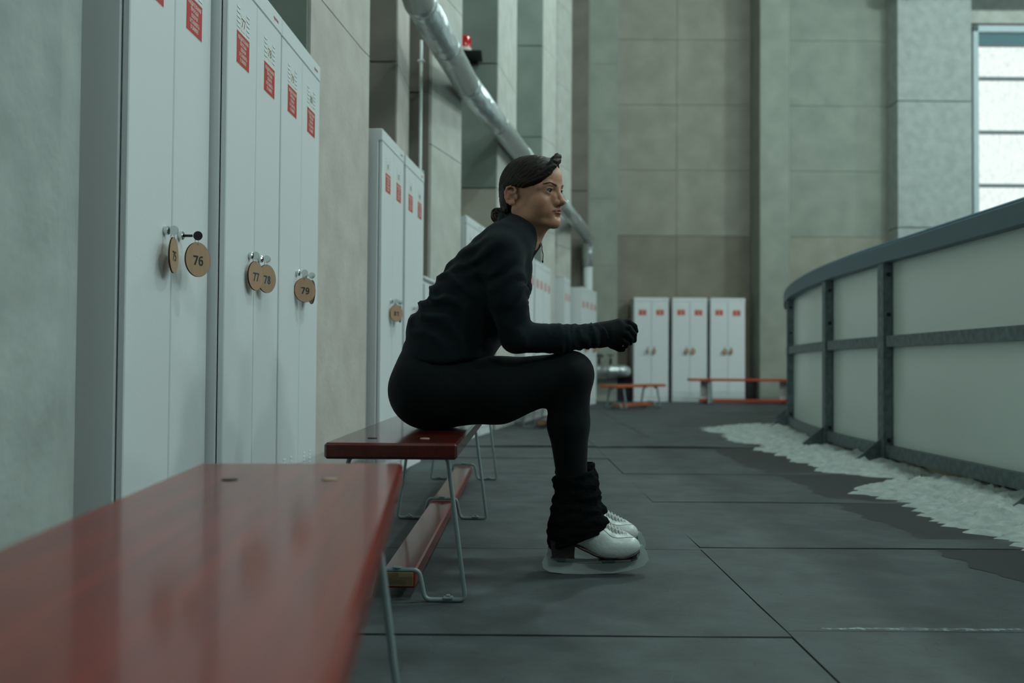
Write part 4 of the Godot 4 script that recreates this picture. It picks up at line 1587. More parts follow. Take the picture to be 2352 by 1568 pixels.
		F.egg(e + Vector3(0.002, -0.024, s * 0.006), Vector3(0.0088, 0.009, 0.0045), 0.004, Basis(Vector3.UP, s * 0.3))
		F.egg(e + Vector3(0.014, -0.008, s * 0.003), Vector3(0.0055, 0.0085, 0.0045), 0.004)
		F.egg(e + Vector3(0.004, -0.008, s * 0.009), Vector3(0.0072, 0.0098, 0.0065), 0.003, Basis.IDENTITY, true)
		F.egg(e + Vector3(-0.001, 0.0155, s * 0.0105), Vector3(0.0085, 0.005, 0.0042), 0.003, Basis.IDENTITY, true)
	var upper := [Vector3(0.0815, 0.0462, -0.0215), Vector3(0.0895, 0.0484, -0.0125), Vector3(0.094, 0.0497, 0), Vector3(0.0895, 0.0484, 0.0125), Vector3(0.0815, 0.0462, 0.0215)]
	var lower := [Vector3(0.0815, 0.0446, -0.0205), Vector3(0.0885, 0.0420, -0.0115), Vector3(0.0925, 0.0415, 0), Vector3(0.0885, 0.0420, 0.0115), Vector3(0.0815, 0.0446, 0.0205)]
	var n := FastNoiseLite.new()
	n.frequency = 60.0
	var skin := Color(0.51, 0.255, 0.16)
	var blush := Color(0.42, 0.17, 0.125)
	var lip := Color(0.31, 0.105, 0.085)
	var paint := func(p: Vector3) -> Color:
		var c := skin
		# ruddy nose, cheeks and ears; lips
		c = c.lerp(blush, 0.75 * clampf(1.0 - p.distance_to(Vector3(0.107, 0.071, 0)) / 0.02, 0.0, 1.0))
		c = c.lerp(blush, 0.22 * clampf(1.0 - Vector3(p.x, p.y, absf(p.z)).distance_to(Vector3(0.06, 0.067, 0.047)) / 0.034, 0.0, 1.0))
		c = c.lerp(blush, 0.55 * clampf(1.0 - Vector3(p.x, p.y, absf(p.z)).distance_to(Vector3(-0.03, 0.1, 0.086)) / 0.04, 0.0, 1.0))
		var m := minf(near_curve(p, upper) - 0.0034, near_curve(p, lower) - 0.0044)
		c = c.lerp(lip, clampf(0.9 - m / 0.002, 0.0, 0.95) if m < 0.0018 else 0.0)
		var v := n.get_noise_3d(p.x, p.y, p.z) * 0.06 + 1.0
		return Color(c.r * v, c.g * v, c.b * v)
	var body := part("body", F.net(paint, hold), M.skin, t, off)
	body.set_meta("label", "pale face and neck turned towards the ice")
	# eyes
	var look := Basis(Vector3.UP, deg_to_rad(-30.0))
	for s in [-1.0, 1.0]:
		var c := hold * Vector3(0.0697, 0.107, s * 0.0315)
		var ball := SphereMesh.new()
		ball.radius = 0.0126
		ball.height = 0.0252
		ball.radial_segments = 32
		ball.rings = 20
		var e := part("eye", ball, M.sclera, t, c + off)
		e.rotation.y = look.get_euler().y
		for q in [[0.0067, "iris"], [0.0028, "pupil"]]:
			var st := begin(true)
			var rr := 0.01275 if q[1] == "iris" else 0.01285
			var amax := asin(q[0] / rr)
			for a in 5:
				for b in 20:
					var a0: float = amax * a / 5.0
					var a1: float = amax * (a + 1) / 5.0
					var b0 := TAU * b / 20.0
					var b1 := TAU * (b + 1) / 20.0
					var w := [Vector3(cos(a0), sin(a0) * cos(b0), sin(a0) * sin(b0)), Vector3(cos(a1), sin(a1) * cos(b0), sin(a1) * sin(b0)), Vector3(cos(a1), sin(a1) * cos(b1), sin(a1) * sin(b1)), Vector3(cos(a0), sin(a0) * cos(b1), sin(a0) * sin(b1))]
					face(st, w[0] * rr, w[1] * rr, w[2] * rr, w[3] * rr, w[0])
			part(q[1], finish(st), M[q[1]], e)
		# brow and lashes, short hairs laid side by side
		var sb := begin(true)
		for j in 150:
			var u := j / 149.0 * 0.88
			var p := Vector3(0.0905, 0.1205, s * 0.011).lerp(Vector3(0.082, 0.1285, s * 0.033), minf(1.0, u * 1.7))
			if u > 0.588:
				p = Vector3(0.082, 0.1285, s * 0.033).lerp(Vector3(0.0625, 0.123, s * 0.0525), (u - 0.588) / 0.412)
			p += Vector3(0, rng.randf_range(-0.0024, 0.0024) * (1.0 - 0.6 * u), 0)
			var outw := Vector3(1, 0.1, s * 0.45).normalized()
			p = F.drop(p, outw) + outw * 0.0004
			var q2 := F.drop(p + Vector3(-0.0014 - 0.004 * u, 0.002 * (1.0 - u), s * 0.0052), outw) + outw * 0.0005
			tube(sb, PackedVector3Array([hold * p, hold * q2]), 0.00042, 0.0002, 4, false, false)
		part("eyebrow", finish(sb), M.brow, t, off)
		var sl := begin(true)
		var lid := PackedVector3Array()
		for j in 9:
			var u := j / 8.0
			var ang := lerpf(-0.62, 0.95, u)
			var y := 0.1066 + 0.006 * sqrt(maxf(0.0, 1.0 - pow(u * 2.0 - 1.0, 2.0)))
			lid.append(hold * Vector3(0.0697 + cos(ang) * 0.0138, y, s * (0.0315 + sin(ang) * 0.0138)))
		tube(sl, lid, 0.0009, 0.0012, 6)
		for j in 8:
			var p2: Vector3 = lid[j + 1]
			tube(sl, PackedVector3Array([p2, p2 + hold.basis * Vector3(0.003, 0.0012, s * 0.0025)]), 0.00035, 0.0001, 4, false, false)
		part("eyelashes", finish(sl), M.brow, t, off)

func scalp(p: Vector3, lift: float) -> Vector3:
	# the point of the hair's surface in the direction of p, head axes
	var c := Vector3(-0.012, 0.132, 0)
	var r := Vector3(0.092 + lift, 0.085 + lift, 0.0715 + lift)
	var q := (p - c) / r
	return c + q.normalized() * r

func make_hair(t: Node3D, off: Vector3) -> void:
	var hold := head_hold()
	var F := Field.new(Vector3(-0.135, 0.0, -0.1), Vector3(0.115, 0.24, 0.1), 0.0026)
	F.egg(Vector3(-0.012, 0.132, 0), Vector3(0.0985, 0.092, 0.0785), 0.005)
	F.egg(Vector3(-0.05, 0.075, 0), Vector3(0.055, 0.06, 0.056), 0.03)
	# the hairline: swept from the parting over the temple to the ear, then down behind it
	F.egg(Vector3(0.024, 0.152, 0), Vector3(0.075, 0.063, 0.0675), 0.02)
	var line := func(p: Vector3, w: float) -> float:
		var x := 0.0
		if p.y > 0.165:
			x = lerpf(0.066, 0.092, (p.y - 0.165) / 0.035)
		elif p.y > 0.132:
			x = lerpf(0.008, 0.066, (p.y - 0.132) / 0.033)
		elif p.y > 0.122:
			x = lerpf(-0.044, 0.008, (p.y - 0.122) / 0.01)
		else:
			x = lerpf(-0.06, -0.044, clampf((p.y - 0.03) / 0.092, 0.0, 1.0))
		if p.z < -0.012 and p.y > 0.15:
			# the far side of the parting falls back sooner
			x -= 0.3 * (-0.012 - p.z)
		return maxf(w, (p.x - x) * 0.75)
	F.each(line, 0.06)
	# the fringe, combed across the forehead and tucked over the ear
	for k in 5:
		var up := k * 0.0045
		var a := [Vector3(0.088, 0.203 + up * 0.6, -0.008), Vector3(0.09, 0.187 + up, 0.014), Vector3(0.0795, 0.158 + up * 0.8, 0.038), Vector3(0.056, 0.136 + up * 0.7, 0.0575), Vector3(0.016, 0.1245 + up * 0.6, 0.0705), Vector3(-0.018, 0.131 + up * 0.5, 0.075), Vector3(-0.055, 0.126 + up * 0.3, 0.0685)]
		var smooth := []
		for j in a.size() - 1:
			for q in 5:
				var p0: Vector3 = a[maxi(0, j - 1)]
				var p1: Vector3 = a[j]
				var p2: Vector3 = a[j + 1]
				var p3: Vector3 = a[mini(a.size() - 1, j + 2)]
				smooth.append(p1.cubic_interpolate(p2, p0, p3, q / 5.0))
		smooth.append(a[a.size() - 1])
		for j in smooth.size() - 1:
			F.cone(smooth[j], smooth[j + 1], 0.0046, 0.0046, 0.009)
	# a lock lifted at the parting
	F.cone(Vector3(0.06, 0.207, -0.016), Vector3(0.086, 0.199, -0.02), 0.006, 0.004, 0.012)
	# combed grooves
	var n := FastNoiseLite.new()
	n.frequency = 1.0
	var groove := func(p: Vector3, w: float) -> float:
		var a := atan2(p.y - 0.06, p.x + 0.11)
		return w + 0.0011 * sin(a * 95.0 + n.get_noise_3d(p.x * 30.0, p.y * 30.0, p.z * 30.0) * 5.0)
	F.each(groove, 0.012)
	# the bun at the nape
	var bun := Vector3(-0.112, 0.045, 0.008)
	F.egg(bun, Vector3(0.029, 0.022, 0.028), 0.012)
	F.cone(Vector3(-0.08, 0.06, 0.0), bun, 0.022, 0.018, 0.012)
	var h := part("hair", F.net(null, hold), M.hair, t, off)
	h.set_meta("label", "dark brown hair parted and tied in a bun")
	# combed strands lying over it
	var st := begin(true)
	var r := RandomNumberGenerator.new()
	r.seed = 12
	for j in 170:
		var u := r.randf()
		var start := Vector3(lerpf(0.08, -0.05, u), 0.215, lerpf(-0.02, -0.012, u) + r.randf_range(-0.004, 0.004))
		var s := 1.0 if r.randf() < 0.8 else -1.0
		var spread := r.randf()
		var mid := Vector3(lerpf(0.055, -0.075, u) - spread * 0.02, lerpf(0.152, 0.15, u) + spread * 0.04, s * 0.085)
		if s < 0.0:
			mid.y += 0.02
		var low := Vector3(lerpf(-0.055, -0.1, u), lerpf(0.112, 0.095, spread), s * lerpf(0.07, 0.05, u))
		var end := Vector3(-0.095, 0.055 + r.randf_range(-0.01, 0.012), s * r.randf_range(0.0, 0.025))
		var pts := PackedVector3Array()
		for q in 15:
			var v := q / 14.0
			var p: Vector3 = start.bezier_interpolate(mid, low, end, v)
			p = scalp(p, 0.0072 + r.randf_range(0.0, 0.0006)) if v < 0.9 else p
			pts.append(hold * p)
		tube(st, pts, 0.0007, 0.0005, 4, false, false)
	var strands := part("hair_strands", finish(st), M.hair_strand, h)
	strands.set_meta("kind", "stuff")
	# loose curls in the bun and a few flyaway hairs
	var sc := begin(true)
	for j in 44:
		var ax := Vector3(r.randf_range(-1, 1), r.randf_range(-1, 1), r.randf_range(-1, 1)).normalized()
		var sd := ax.cross(Vector3(0.3, 0.8, 0.5)).normalized()
		var up := ax.cross(sd)
		var rad := r.randf_range(0.018, 0.031)
		var pts2 := PackedVector3Array()
		var a0 := r.randf() * TAU
		for q in 14:
			var a := a0 + q * 0.36
			pts2.append(hold * (bun + Vector3(0.0, 0.004, 0.004) + (sd * cos(a) + up * sin(a)) * rad * Vector3(1.05, 0.85, 1.0) + ax * 0.008 * sin(q * 0.5)))
		tube(sc, pts2, 0.0016, 0.0011, 5, false, false)
	var curls := part("bun_curls", finish(sc), M.hair_light, h)
	curls.set_meta("kind", "stuff")
	var sf := begin(true)
	for j in 14:
		var u2 := r.randf()
		var p0 := scalp(Vector3(lerpf(0.09, -0.09, u2), 0.23 - 0.08 * u2 * u2, r.randf_range(-0.02, 0.05)), 0.007)
		var dir := Vector3(r.randf_range(-0.4, 0.6), r.randf_range(0.3, 0.8), 0.0)
		var ln := r.randf_range(0.008, 0.02)
		tube(sf, PackedVector3Array([hold * p0, hold * (p0 + dir * ln * 0.6), hold * (p0 + dir * ln + Vector3(0.006, -0.004, 0))]), 0.0003, 0.0001, 4, false, false)
	var fly := part("flyaway_hairs", finish(sf), M.hair_strand, h)
	fly.set_meta("kind", "stuff")

func make_jacket(t: Node3D, off: Vector3) -> void:
	var Z := -3.04
	var F := Field.new(Vector3(-0.40, 0.56, -3.33), Vector3(0.33, 1.09, -2.78), 0.0072)
	# trunk: hem, waist, middle, chest, yoke; half width, radius
	var tr := [[-0.200, 0.625, 0.052, 0.128], [-0.182, 0.69, 0.05, 0.122], [-0.11, 0.80, 0.052, 0.124], [-0.052, 0.905, 0.07, 0.102], [-0.018, 0.965, 0.085, 0.072], [0.008, 1.0, 0.04, 0.062]]
	for s in [-1.0, 0.0, 1.0]:
		for j in tr.size() - 1:
			var a: Array = tr[j]
			var b: Array = tr[j + 1]
			F.cone(Vector3(a[0], a[1], Z + s * a[2]), Vector3(b[0], b[1], Z + s * b[2]), a[3], b[3], 0.03)
	F.cone(Vector3(0.008, 1.0, Z), Vector3(0.02, 1.035, Z), 0.062, 0.055, 0.02)
	# bust
	for s in [-1.0, 1.0]:
		F.egg(Vector3(0.01, 0.865, Z + s * 0.06), Vector3(0.045, 0.06, 0.05), 0.03)
	# arms
	var R := [Vector3(-0.032, 0.935, -2.885), Vector3(-0.012, 0.81, -2.862), Vector3(0.012, 0.693, -2.862), Vector3(0.13, 0.69, -2.9), Vector3(0.262, 0.703, -2.952)]
	var L := [Vector3(-0.032, 0.935, -3.195), Vector3(-0.01, 0.81, -3.22), Vector3(0.02, 0.70, -3.22), Vector3(0.13, 0.695, -3.16), Vector3(0.25, 0.703, -3.075)]
	var rad := [0.064, 0.056, 0.046, 0.0415, 0.0345]
	for arm in [R, L]:
		for j in 4:
			F.cone(arm[j], arm[j + 1], rad[j], rad[j + 1], 0.028 if j == 0 else 0.014)
	var n := FastNoiseLite.new()
	n.frequency = 1.0
	n.fractal_octaves = 2
	var axis := Vector3(0.44, 0.9, 0).normalized()
	var across := Vector3(0.9, -0.44, 0)
	var folds := func(p: Vector3, w: float) -> float:
		var q := p - Vector3(-0.2, 0.62, Z)
		var u := q.dot(axis)
		var v := q.dot(across)
		var forearm := p.x > 0.045 and p.y < 0.77
		if forearm:
			# the sleeve bunched up in rings towards the wrist
			var k := clampf((p.x - 0.06) / 0.16, 0.15, 1.0)
			var wob := n.get_noise_3d(p.x * 9.0, p.y * 9.0, p.z * 9.0)
			return w - 0.0042 * k * sin(p.x * 250.0 + p.y * 40.0 + wob * 7.0) - 0.003 * k * wob
		# the back: folds bulging where the jacket rides up
		var back := clampf((0.06 - v) / 0.14, 0.0, 1.0)
		var lowm := clampf(1.0 - absf(u - 0.14) / 0.2, 0.0, 1.0)
		var wob2 := n.get_noise_3d(p.x * 5.0, p.y * 5.0, p.z * 5.0)
		var f := sin(u * 100.0 + v * 22.0 + wob2 * 5.0)
		var amp := 0.015 * lowm * (0.25 + 0.75 * back)
		var d := w - amp * f * (0.55 + 0.45 * f)
		# the shoulder and upper arm: slack diagonal creases
		var sh := clampf(1.0 - absf(u - 0.3) / 0.12, 0.0, 1.0)
		d -= 0.0055 * sh * sin(u * 70.0 - v * 90.0 + wob2 * 6.0)
		return d
	F.each(folds, 0.03)
	# the hem: cut level with the lap
	var hem := func(p: Vector3, w: float) -> float:
		var y := 0.612 + (p.x + 0.36) * 0.05 + 0.004 * sin(p.x * 40.0)
		return maxf(w, y - p.y) if p.x < 0.02 else w
	F.each(hem, 0.06)
	var j := part("jacket", F.net(), M.fleece, t, off)
	j.set_meta("label", "black fleece jacket with a stand-up collar")
	# collar: a band standing round the neck
	var st := begin(true)
	var rows := []
	var ax := Vector3(0.617, 0.787, 0)
	var fw := Vector3(0.787, -0.617, 0)
	for k in 7:
		var u := [0.0, 0.5, 0.94, 1.0, 0.94, 0.5, 0.0][k] as float
		var inner := 0.0065 if k > 3 else (0.003 if k == 3 else 0.0)
		var c := Vector3(0.002, 0.982, Z + 0.004).lerp(Vector3(0.02, 1.03, Z + 0.004), u)
		var hx := lerpf(0.074, 0.08, u) - inner
		var hz := lerpf(0.074, 0.062, u) - inner
		var ring := []
		for q in 40:
			var a := TAU * q / 40.0
			var ext := 0.0
			if absf(a) < 0.3 or absf(a - TAU) < 0.3:
				ext = 0.006 * u
			ring.append(c + fw * (cos(a) * (hx + ext)) + Vector3(0, 0, sin(a) * hz) + ax * (0.004 * sin(a * 3.0) * u))
		rows.append(ring)
	for k in 6:
		for q in 40:
			var q2 := (q + 1) % 40
			var mid: Vector3 = (rows[k][q] + rows[k + 1][q2]) * 0.5
			var outw := mid - Vector3(0.0, 1.02, Z)
			if k >= 3:
				outw = -outw
			face(st, rows[k][q], rows[k][q2], rows[k + 1][q2], rows[k + 1][q], outw)
	part("collar", finish(st), M.fleece, j)
	# zip down the front and its dangling pull
	var sz := begin(true)
	var zipped := PackedVector3Array([Vector3(0.082, 0.988, -3.03)])
	for q in 12:
		zipped.append(F.drop(Vector3(0.05, 0.955 - q * 0.016, -3.036), Vector3.RIGHT, 0.06))
	tube(sz, zipped, 0.002, -1.0, 6)
	part("zip", finish(sz), M.black_plastic, j)
	var sp := begin(true)
	tube(sp, rounded(PackedVector3Array([Vector3(0.085, 0.985, -3.015), Vector3(0.09, 0.972, -3.012), Vector3(0.0885, 0.962, -3.012), Vector3(0.093, 0.95, -3.012), Vector3(0.0915, 0.928, -3.012)]), 0.006), 0.0014, -1.0, 6)
	lathe(sp, P([0.0, -0.005, 0.0026, -0.003, 0.0026, 0.003, 0.0, 0.005]), 8, Transform3D(Basis.IDENTITY, Vector3(0.0913, 0.927, -3.012)))
	part("zip_pull", finish(sp), M.black_plastic, j)

func make_leggings(t: Node3D, off: Vector3) -> void:
	var F := Field.new(Vector3(-0.39, 0.1, -3.3), Vector3(0.27, 0.72, -2.8), 0.0085)
	F.cone(Vector3(-0.235, 0.60, -3.0), Vector3(-0.235, 0.60, -3.08), 0.11, 0.11, 0.03)
	for s in 2:
		var z := -2.955 if s == 0 else -3.13
		var zk := -2.93 if s == 0 else -3.16
		var zf := -2.95 if s == 0 else -3.185
		var fx := 0.0 if s == 0 else 0.014
		F.egg(Vector3(-0.247, 0.537, z), Vector3(0.12, 0.118, 0.112), 0.03)
		F.cone(Vector3(-0.19, 0.535, z), Vector3(-0.04, 0.538, (z + zk) / 2 + 0.004), 0.108, 0.094, 0.03)
		F.cone(Vector3(-0.04, 0.538, (z + zk) / 2 + 0.004), Vector3(0.168 + fx, 0.583, zk), 0.094, 0.066, 0.03)
		F.egg(Vector3(0.178 + fx, 0.592, zk), Vector3(0.058, 0.058, 0.055), 0.03)
		F.cone(Vector3(0.172 + fx, 0.575, zk), Vector3(0.168 + fx, 0.44, (zk + zf) / 2), 0.062, 0.06, 0.02)
		F.cone(Vector3(0.168 + fx, 0.44, (zk + zf) / 2), Vector3(0.18 + fx, 0.27, zf), 0.06, 0.043, 0.02)
		F.cone(Vector3(0.18 + fx, 0.27, zf), Vector3(0.185 + fx, 0.12, zf), 0.043, 0.04, 0.02)
	# pressed flat where the seat carries it
	var seat := func(p: Vector3, w: float) -> float:
		return maxf(w, 0.4215 - p.y) if p.x < 0.02 else w
	F.each(seat, 0.06)
	var n := FastNoiseLite.new()
	n.frequency = 1.0
	var crease := func(p: Vector3, w: float) -> float:
		# pulled creases at the hip and behind the knee
		var hip := clampf(1.0 - p.distance_to(Vector3(-0.14, 0.6, -2.86)) / 0.13, 0.0, 1.0)
		var knee := clampf(1.0 - p.distance_to(Vector3(0.1, 0.51, p.z)) / 0.07, 0.0, 1.0)
		return w - 0.0028 * hip * sin((p.x * 0.7 + p.y) * 150.0) - 0.002 * knee * sin((p.x - p.y) * 160.0)
	F.each(crease, 0.025)
	var o := part("leggings", F.net(), M.lycra, t, off)
	o.set_meta("label", "tight black leggings")

func make_gloves(t: Node3D, off: Vector3) -> void:
	# the right hand's back is to the viewer, its fingers curling down over the left hand
	var G := Field.new(Vector3(0.215, 0.635, -3.02), Vector3(0.39, 0.78, -2.9), 0.0028)
	G.cone(Vector3(0.24, 0.703, -2.948), Vector3(0.268, 0.706, -2.955), 0.0335, 0.031, 0.012)
	G.cone(Vector3(0.262, 0.71, -2.956), Vector3(0.315, 0.728, -2.962), 0.03, 0.0245, 0.014)
	G.cone(Vector3(0.262, 0.695, -2.956), Vector3(0.306, 0.694, -2.966), 0.03, 0.022, 0.014)
	G.cone(Vector3(0.29, 0.712, -2.952), Vector3(0.318, 0.712, -2.958), 0.026, 0.02, 0.012)
	G.cone(Vector3(0.3, 0.695, -2.972), Vector3(0.33, 0.685, -2.974), 0.015, 0.011, 0.008)
	var fingers := [
		[Vector3(0.318, 0.741, -2.966), Vector3(0.3475, 0.7425, -2.968), Vector3(0.3645, 0.73, -2.97), Vector3(0.3705, 0.716, -2.974)],
		[Vector3(0.318, 0.727, -2.956), Vector3(0.346, 0.7245, -2.954), Vector3(0.3625, 0.706, -2.96), Vector3(0.3645, 0.688, -2.968)],
		[Vector3(0.315, 0.71, -2.953), Vector3(0.339, 0.707, -2.949), Vector3(0.352, 0.693, -2.956), Vector3(0.352, 0.68, -2.966)],
		[Vector3(0.308, 0.694, -2.956), Vector3(0.328, 0.689, -2.953), Vector3(0.342, 0.68, -2.958), Vector3(0.339, 0.67, -2.968)],
		[Vector3(0.27, 0.69, -2.975), Vector3(0.3, 0.674, -2.985), Vector3(0.322, 0.664, -2.982), Vector3(0.332, 0.662, -2.978)],
	]
	var fr := [0.0098, 0.0098, 0.0094, 0.0084, 0.0105]
	for i in 5:
		var f: Array = fingers[i]
		var r: float = fr[i]
		G.cone(f[0], f[1], r * 1.1, r * 1.02, 0.006)
		G.cone(f[1], f[2], r * 1.02, r * 0.95, 0.0025)
		G.cone(f[2], f[3], r * 0.95, r * 0.78, 0.0025)
	var g := part("glove", G.net(), M.lycra, t, off)
	g.set_meta("label", "black glove on the near hand, fingers curled down")
	var H := Field.new(Vector3(0.2, 0.635, -3.11), Vector3(0.39, 0.775, -2.965), 0.0034)
	H.cone(Vector3(0.235, 0.703, -3.08), Vector3(0.262, 0.705, -3.07), 0.0335, 0.031, 0.012)
	H.cone(Vector3(0.255, 0.71, -3.07), Vector3(0.312, 0.72, -3.05), 0.028, 0.024, 0.014)
	H.cone(Vector3(0.255, 0.695, -3.07), Vector3(0.302, 0.692, -3.05), 0.028, 0.021, 0.014)
	var left := [
		[Vector3(0.314, 0.736, -3.045), Vector3(0.338, 0.733, -3.022), Vector3(0.344, 0.722, -3.0), Vector3(0.336, 0.713, -2.992)],
		[Vector3(0.316, 0.722, -3.045), Vector3(0.342, 0.716, -3.02), Vector3(0.346, 0.705, -2.998), Vector3(0.336, 0.698, -2.99)],
		[Vector3(0.312, 0.706, -3.045), Vector3(0.336, 0.698, -3.02), Vector3(0.338, 0.688, -2.998), Vector3(0.328, 0.684, -2.99)],
		[Vector3(0.304, 0.69, -3.046), Vector3(0.324, 0.682, -3.022), Vector3(0.326, 0.674, -3.002), Vector3(0.317, 0.672, -2.996)],
		[Vector3(0.268, 0.72, -3.05), Vector3(0.292, 0.737, -3.03), Vector3(0.312, 0.742, -3.012), Vector3(0.325, 0.74, -3.0)],
	]
	for i in 5:
		var f2: Array = left[i]
		var r2: float = fr[i]
		H.cone(f2[0], f2[1], r2 * 1.1, r2, 0.006)
		H.cone(f2[1], f2[2], r2, r2 * 0.92, 0.0025)
		H.cone(f2[2], f2[3], r2 * 0.92, r2 * 0.8, 0.0025)
	var h := part("glove", H.net(), M.lycra, t, off)
	h.set_meta("label", "black glove on the far hand, clasped inside the near one")

func make_warmer(t: Node3D, off: Vector3, k: int) -> void:
	# a slouching knitted leg warmer; rings by their back and front points, half width
	var sh := Vector3(0, 0, -2.95) if k == 0 else Vector3(0.018, 0, -3.185)
	var rings := [
		[0.132, 0.268, 0.226, 0.288, 0.046], [0.126, 0.284, 0.238, 0.305, 0.053], [0.1225, 0.284, 0.246, 0.302, 0.056], [0.123, 0.268, 0.256, 0.276, 0.0575], [0.128, 0.248, 0.262, 0.25, 0.056],
		[0.132, 0.23, 0.262, 0.226, 0.055], [0.124, 0.21, 0.264, 0.205, 0.056], [0.115, 0.185, 0.27, 0.186, 0.057], [0.1105, 0.155, 0.28, 0.17, 0.058], [0.1095, 0.125, 0.2875, 0.156, 0.057],
		[0.1105, 0.095, 0.2905, 0.146, 0.056], [0.117, 0.072, 0.284, 0.132, 0.053], [0.126, 0.068, 0.278, 0.131, 0.048]]
	var n := FastNoiseLite.new()
	n.frequency = 1.0
	n.seed = 5 + k
	n.fractal_octaves = 3
	var st := begin(true)
	var rows := []
	var N := 56
	var fine := []
	for i in rings.size() - 1:
		for q in 4:
			var a := []
			for c in 5:
				a.append(lerpf(rings[i][c], rings[i + 1][c], q / 4.0))
			fine.append(a)
	fine.append(rings[rings.size() - 1])
	for i in fine.size():
		var g: Array = fine[i]
		var row := []
		for j in N:
			var a := TAU * j / N
			var c := Vector3((g[0] + g[2]) / 2, (g[1] + g[3]) / 2, 0)
			var hx := Vector3((g[2] - g[0]) / 2, (g[3] - g[1]) / 2, 0)
			var dirn := Vector3(cos(a), 0, sin(a))
			var p := c + hx * cos(a) + Vector3(0, 0, sin(a) * g[4])
			var wr := n.get_noise_3d(p.x * 14.0, p.y * 40.0, p.z * 14.0) * 0.007 + 0.0022 * sin(p.y * 170.0 + 3.0 * n.get_noise_2d(cos(a) * 2.0, sin(a) * 2.0))
			if i < 3 or i > fine.size() - 3:
				wr *= 0.3
			row.append(p + dirn * wr + sh)
		rows.append(row)
	for i in rows.size() - 1:
		for j in N:
			var j2 := (j + 1) % N
			var mid: Vector3 = (rows[i][j] + rows[i + 1][j2]) / 2
			var cc: Vector3 = (rows[i][0] + rows[i][N / 2]) / 2
			face(st, rows[i][j], rows[i][j2], rows[i + 1][j2], rows[i + 1][j], (mid - cc) * Vector3(1, 0.2, 1))
	var o := part("leg_warmer", finish(st), M.knit_black, t, off)
	o.set_meta("label", "slouching black knitted leg warmer")

